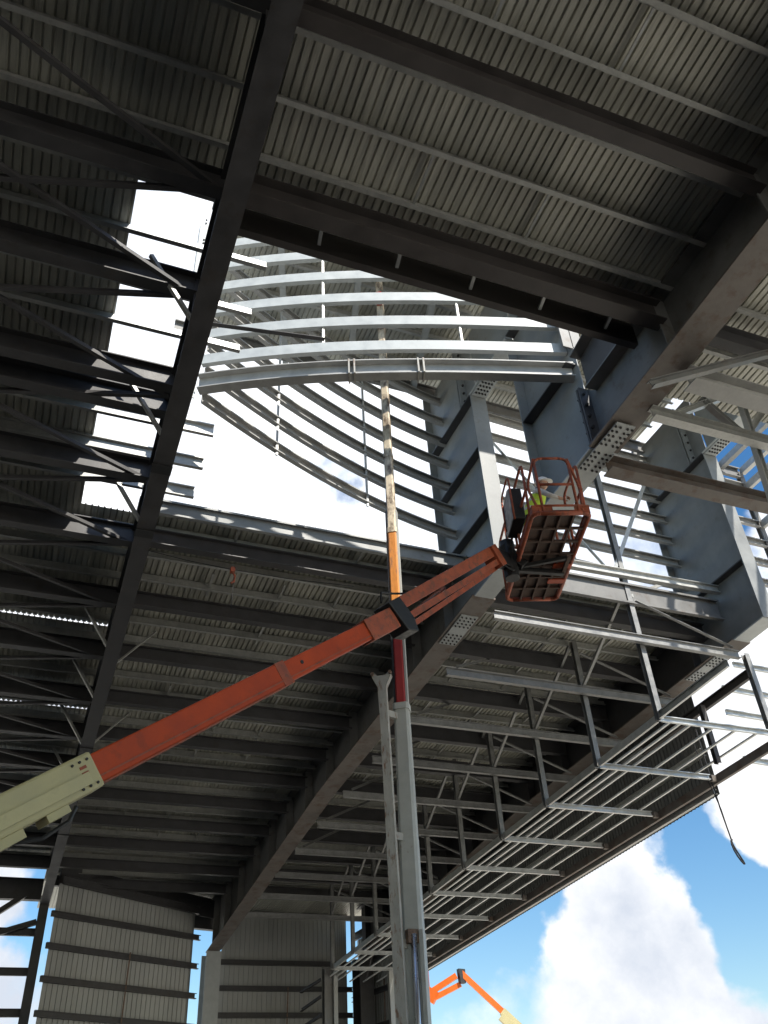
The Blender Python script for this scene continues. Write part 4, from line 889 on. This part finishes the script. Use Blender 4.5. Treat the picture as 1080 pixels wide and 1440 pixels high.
# stowed fork-ended jib beside the boom
j0, j1 = ony(566, 1440, YC-.12), ony(539.5, 985, YC-.12); ja = (j1-j0).normalized(); jb = j0-ja*((j0.z-1.3)/ja.z)
o = MB().bar(jb, j1, .14, .14, UPC, .115, .12).build('stowed_jib', 'crane_white_rust', crane)
t0 = j1+ja*.55; q = [(-.06, -.62), (.06, -.62), (.065, -.2), (.15, -.02), (.13, .05), (.06, -.02), (-.06, -.02), (-.13, .05), (-.15, -.02), (-.065, -.2)]
jt = ony(537, 950, YC-.12); vz = ja; vx = sd if sd.dot(RX) > 0 else -sd
MB().poly([jt+vx*a_+vz*(b_) for a_, b_ in q], fr*.1).build('fork_head', 'crane_white_rust', o)
for s_ in (-1, 1): hexbolts(b2 := MB(), [jt+vx*.135*s_+vz*.01+fr*.05], fr, .03, .03); b2.build('pin', 'rust', o)
for y in (1010, 1180, 1330):
    z = zrow(y); P_ = axz(z); Q_ = jb+ja*((z-jb.z)/ja.z); MB().bar(P_, Q_, .05, .1).build('jib_bracket', 'crane_white_rust', o)

# ------------------------------------------------------------------ second boom lift far outside
DF = 46
f0, f1, f2, f3 = at(604, 1402, DF), at(648, 1368, DF), at(790, 1500, DF), at(640, 1392, DF)
fl = empty('boom_lift', (f2.x+2.0, f2.y, 0), 'bright orange boom lift far outside with a bent jib and empty cage', 'boom lift')
carrier(fl, (f2.x+2.0, f2.y), .2, 3.4, 2.2, 'orange_bright', .5)
d_ = (f1-f2).normalized(); rootp = f2-d_*((f2.z-1.6)/d_.z) if d_.z > .05 else f2
MB().poly([rootp+Vector((-.8, 0, -.7)), rootp+Vector((1., 0, -.7)), rootp+Vector((.9, 0, .3)), rootp+Vector((-.3, 0, .3))], (0, 1.2, 0)).build('turret', 'orange_bright', fl, bevel=.04)
tm = f1+(f2-f1)*.46
MB().bar(f1, tm, .2, .24).build('boom_fly', 'orange_bright', fl)
MB().bar(tm-(f1-f2).normalized()*-.2, rootp, .26, .32).build('boom_base', 'cream', fl)
MB().bar(f1+(f2-f1)*.4+Vector((.0, 0, -.3)), f1+(f2-f1)*.5+Vector((0, 0, -.3)), .3, .3).build('boom_bracket', 'cream', fl)
MB().poly([f1+Vector((-.15, 0, .16)), f1+Vector((.18, 0, .14)), f1+Vector((.16, 0, -.45)), f1+Vector((-.1, 0, -.45))], (0, .25, 0)).build('knuckle', 'black', fl)
jb0 = at(608, 1394, DF); jb1 = at(642, 1372, DF)
MB().bar(jb0, jb1, .2, .24).build('jib_beam', 'orange_bright', fl)
MB().bar(at(610, 1404, DF), at(648, 1384, DF), .16, .22).build('jib_link', 'orange_bright', fl)
MB().tube(at(615, 1398, DF), at(640, 1387, DF), .05, 6).build('jib_cylinder', 'black', fl)
MB().bar(at(603, 1408, DF), at(611, 1392, DF), .3, .5).build('jib_head', 'orange_bright', fl)
cg = empty('basket', at(588, 1404, DF), 'open orange and blue grey cage on the far boom lift', 'basket')
p0, p1 = at(571, 1402, DF), at(604, 1398, DF); vx = (p1-p0); vy = Vector((-vx.y, vx.x, 0)).normalized()*.9
MB().poly([p0, p1, p1+vy, p0+vy], (0, 0, .12)).build('floor', 'orange', cg)
for q0, q1 in ((p0, p1), (p1, p1+vy), (p1+vy, p0+vy), (p0+vy, p0)):
    for h in (.55, 1.15): MB().tube(q0+Vector((0, 0, h)), q1+Vector((0, 0, h)), .03, 6).build('rail', 'primer', cg)
    for t in (0, .5): MB().tube(q0+(q1-q0)*t, q0+(q1-q0)*t+Vector((0, 0, 1.15)), .03, 6).build('rail_post', 'primer', cg)
MB().path([p1, p1+Vector((0, 0, 1.7)), p1+Vector((-.25, 0, 1.7))], .04, 6).build('mast', 'crane_red', cg)
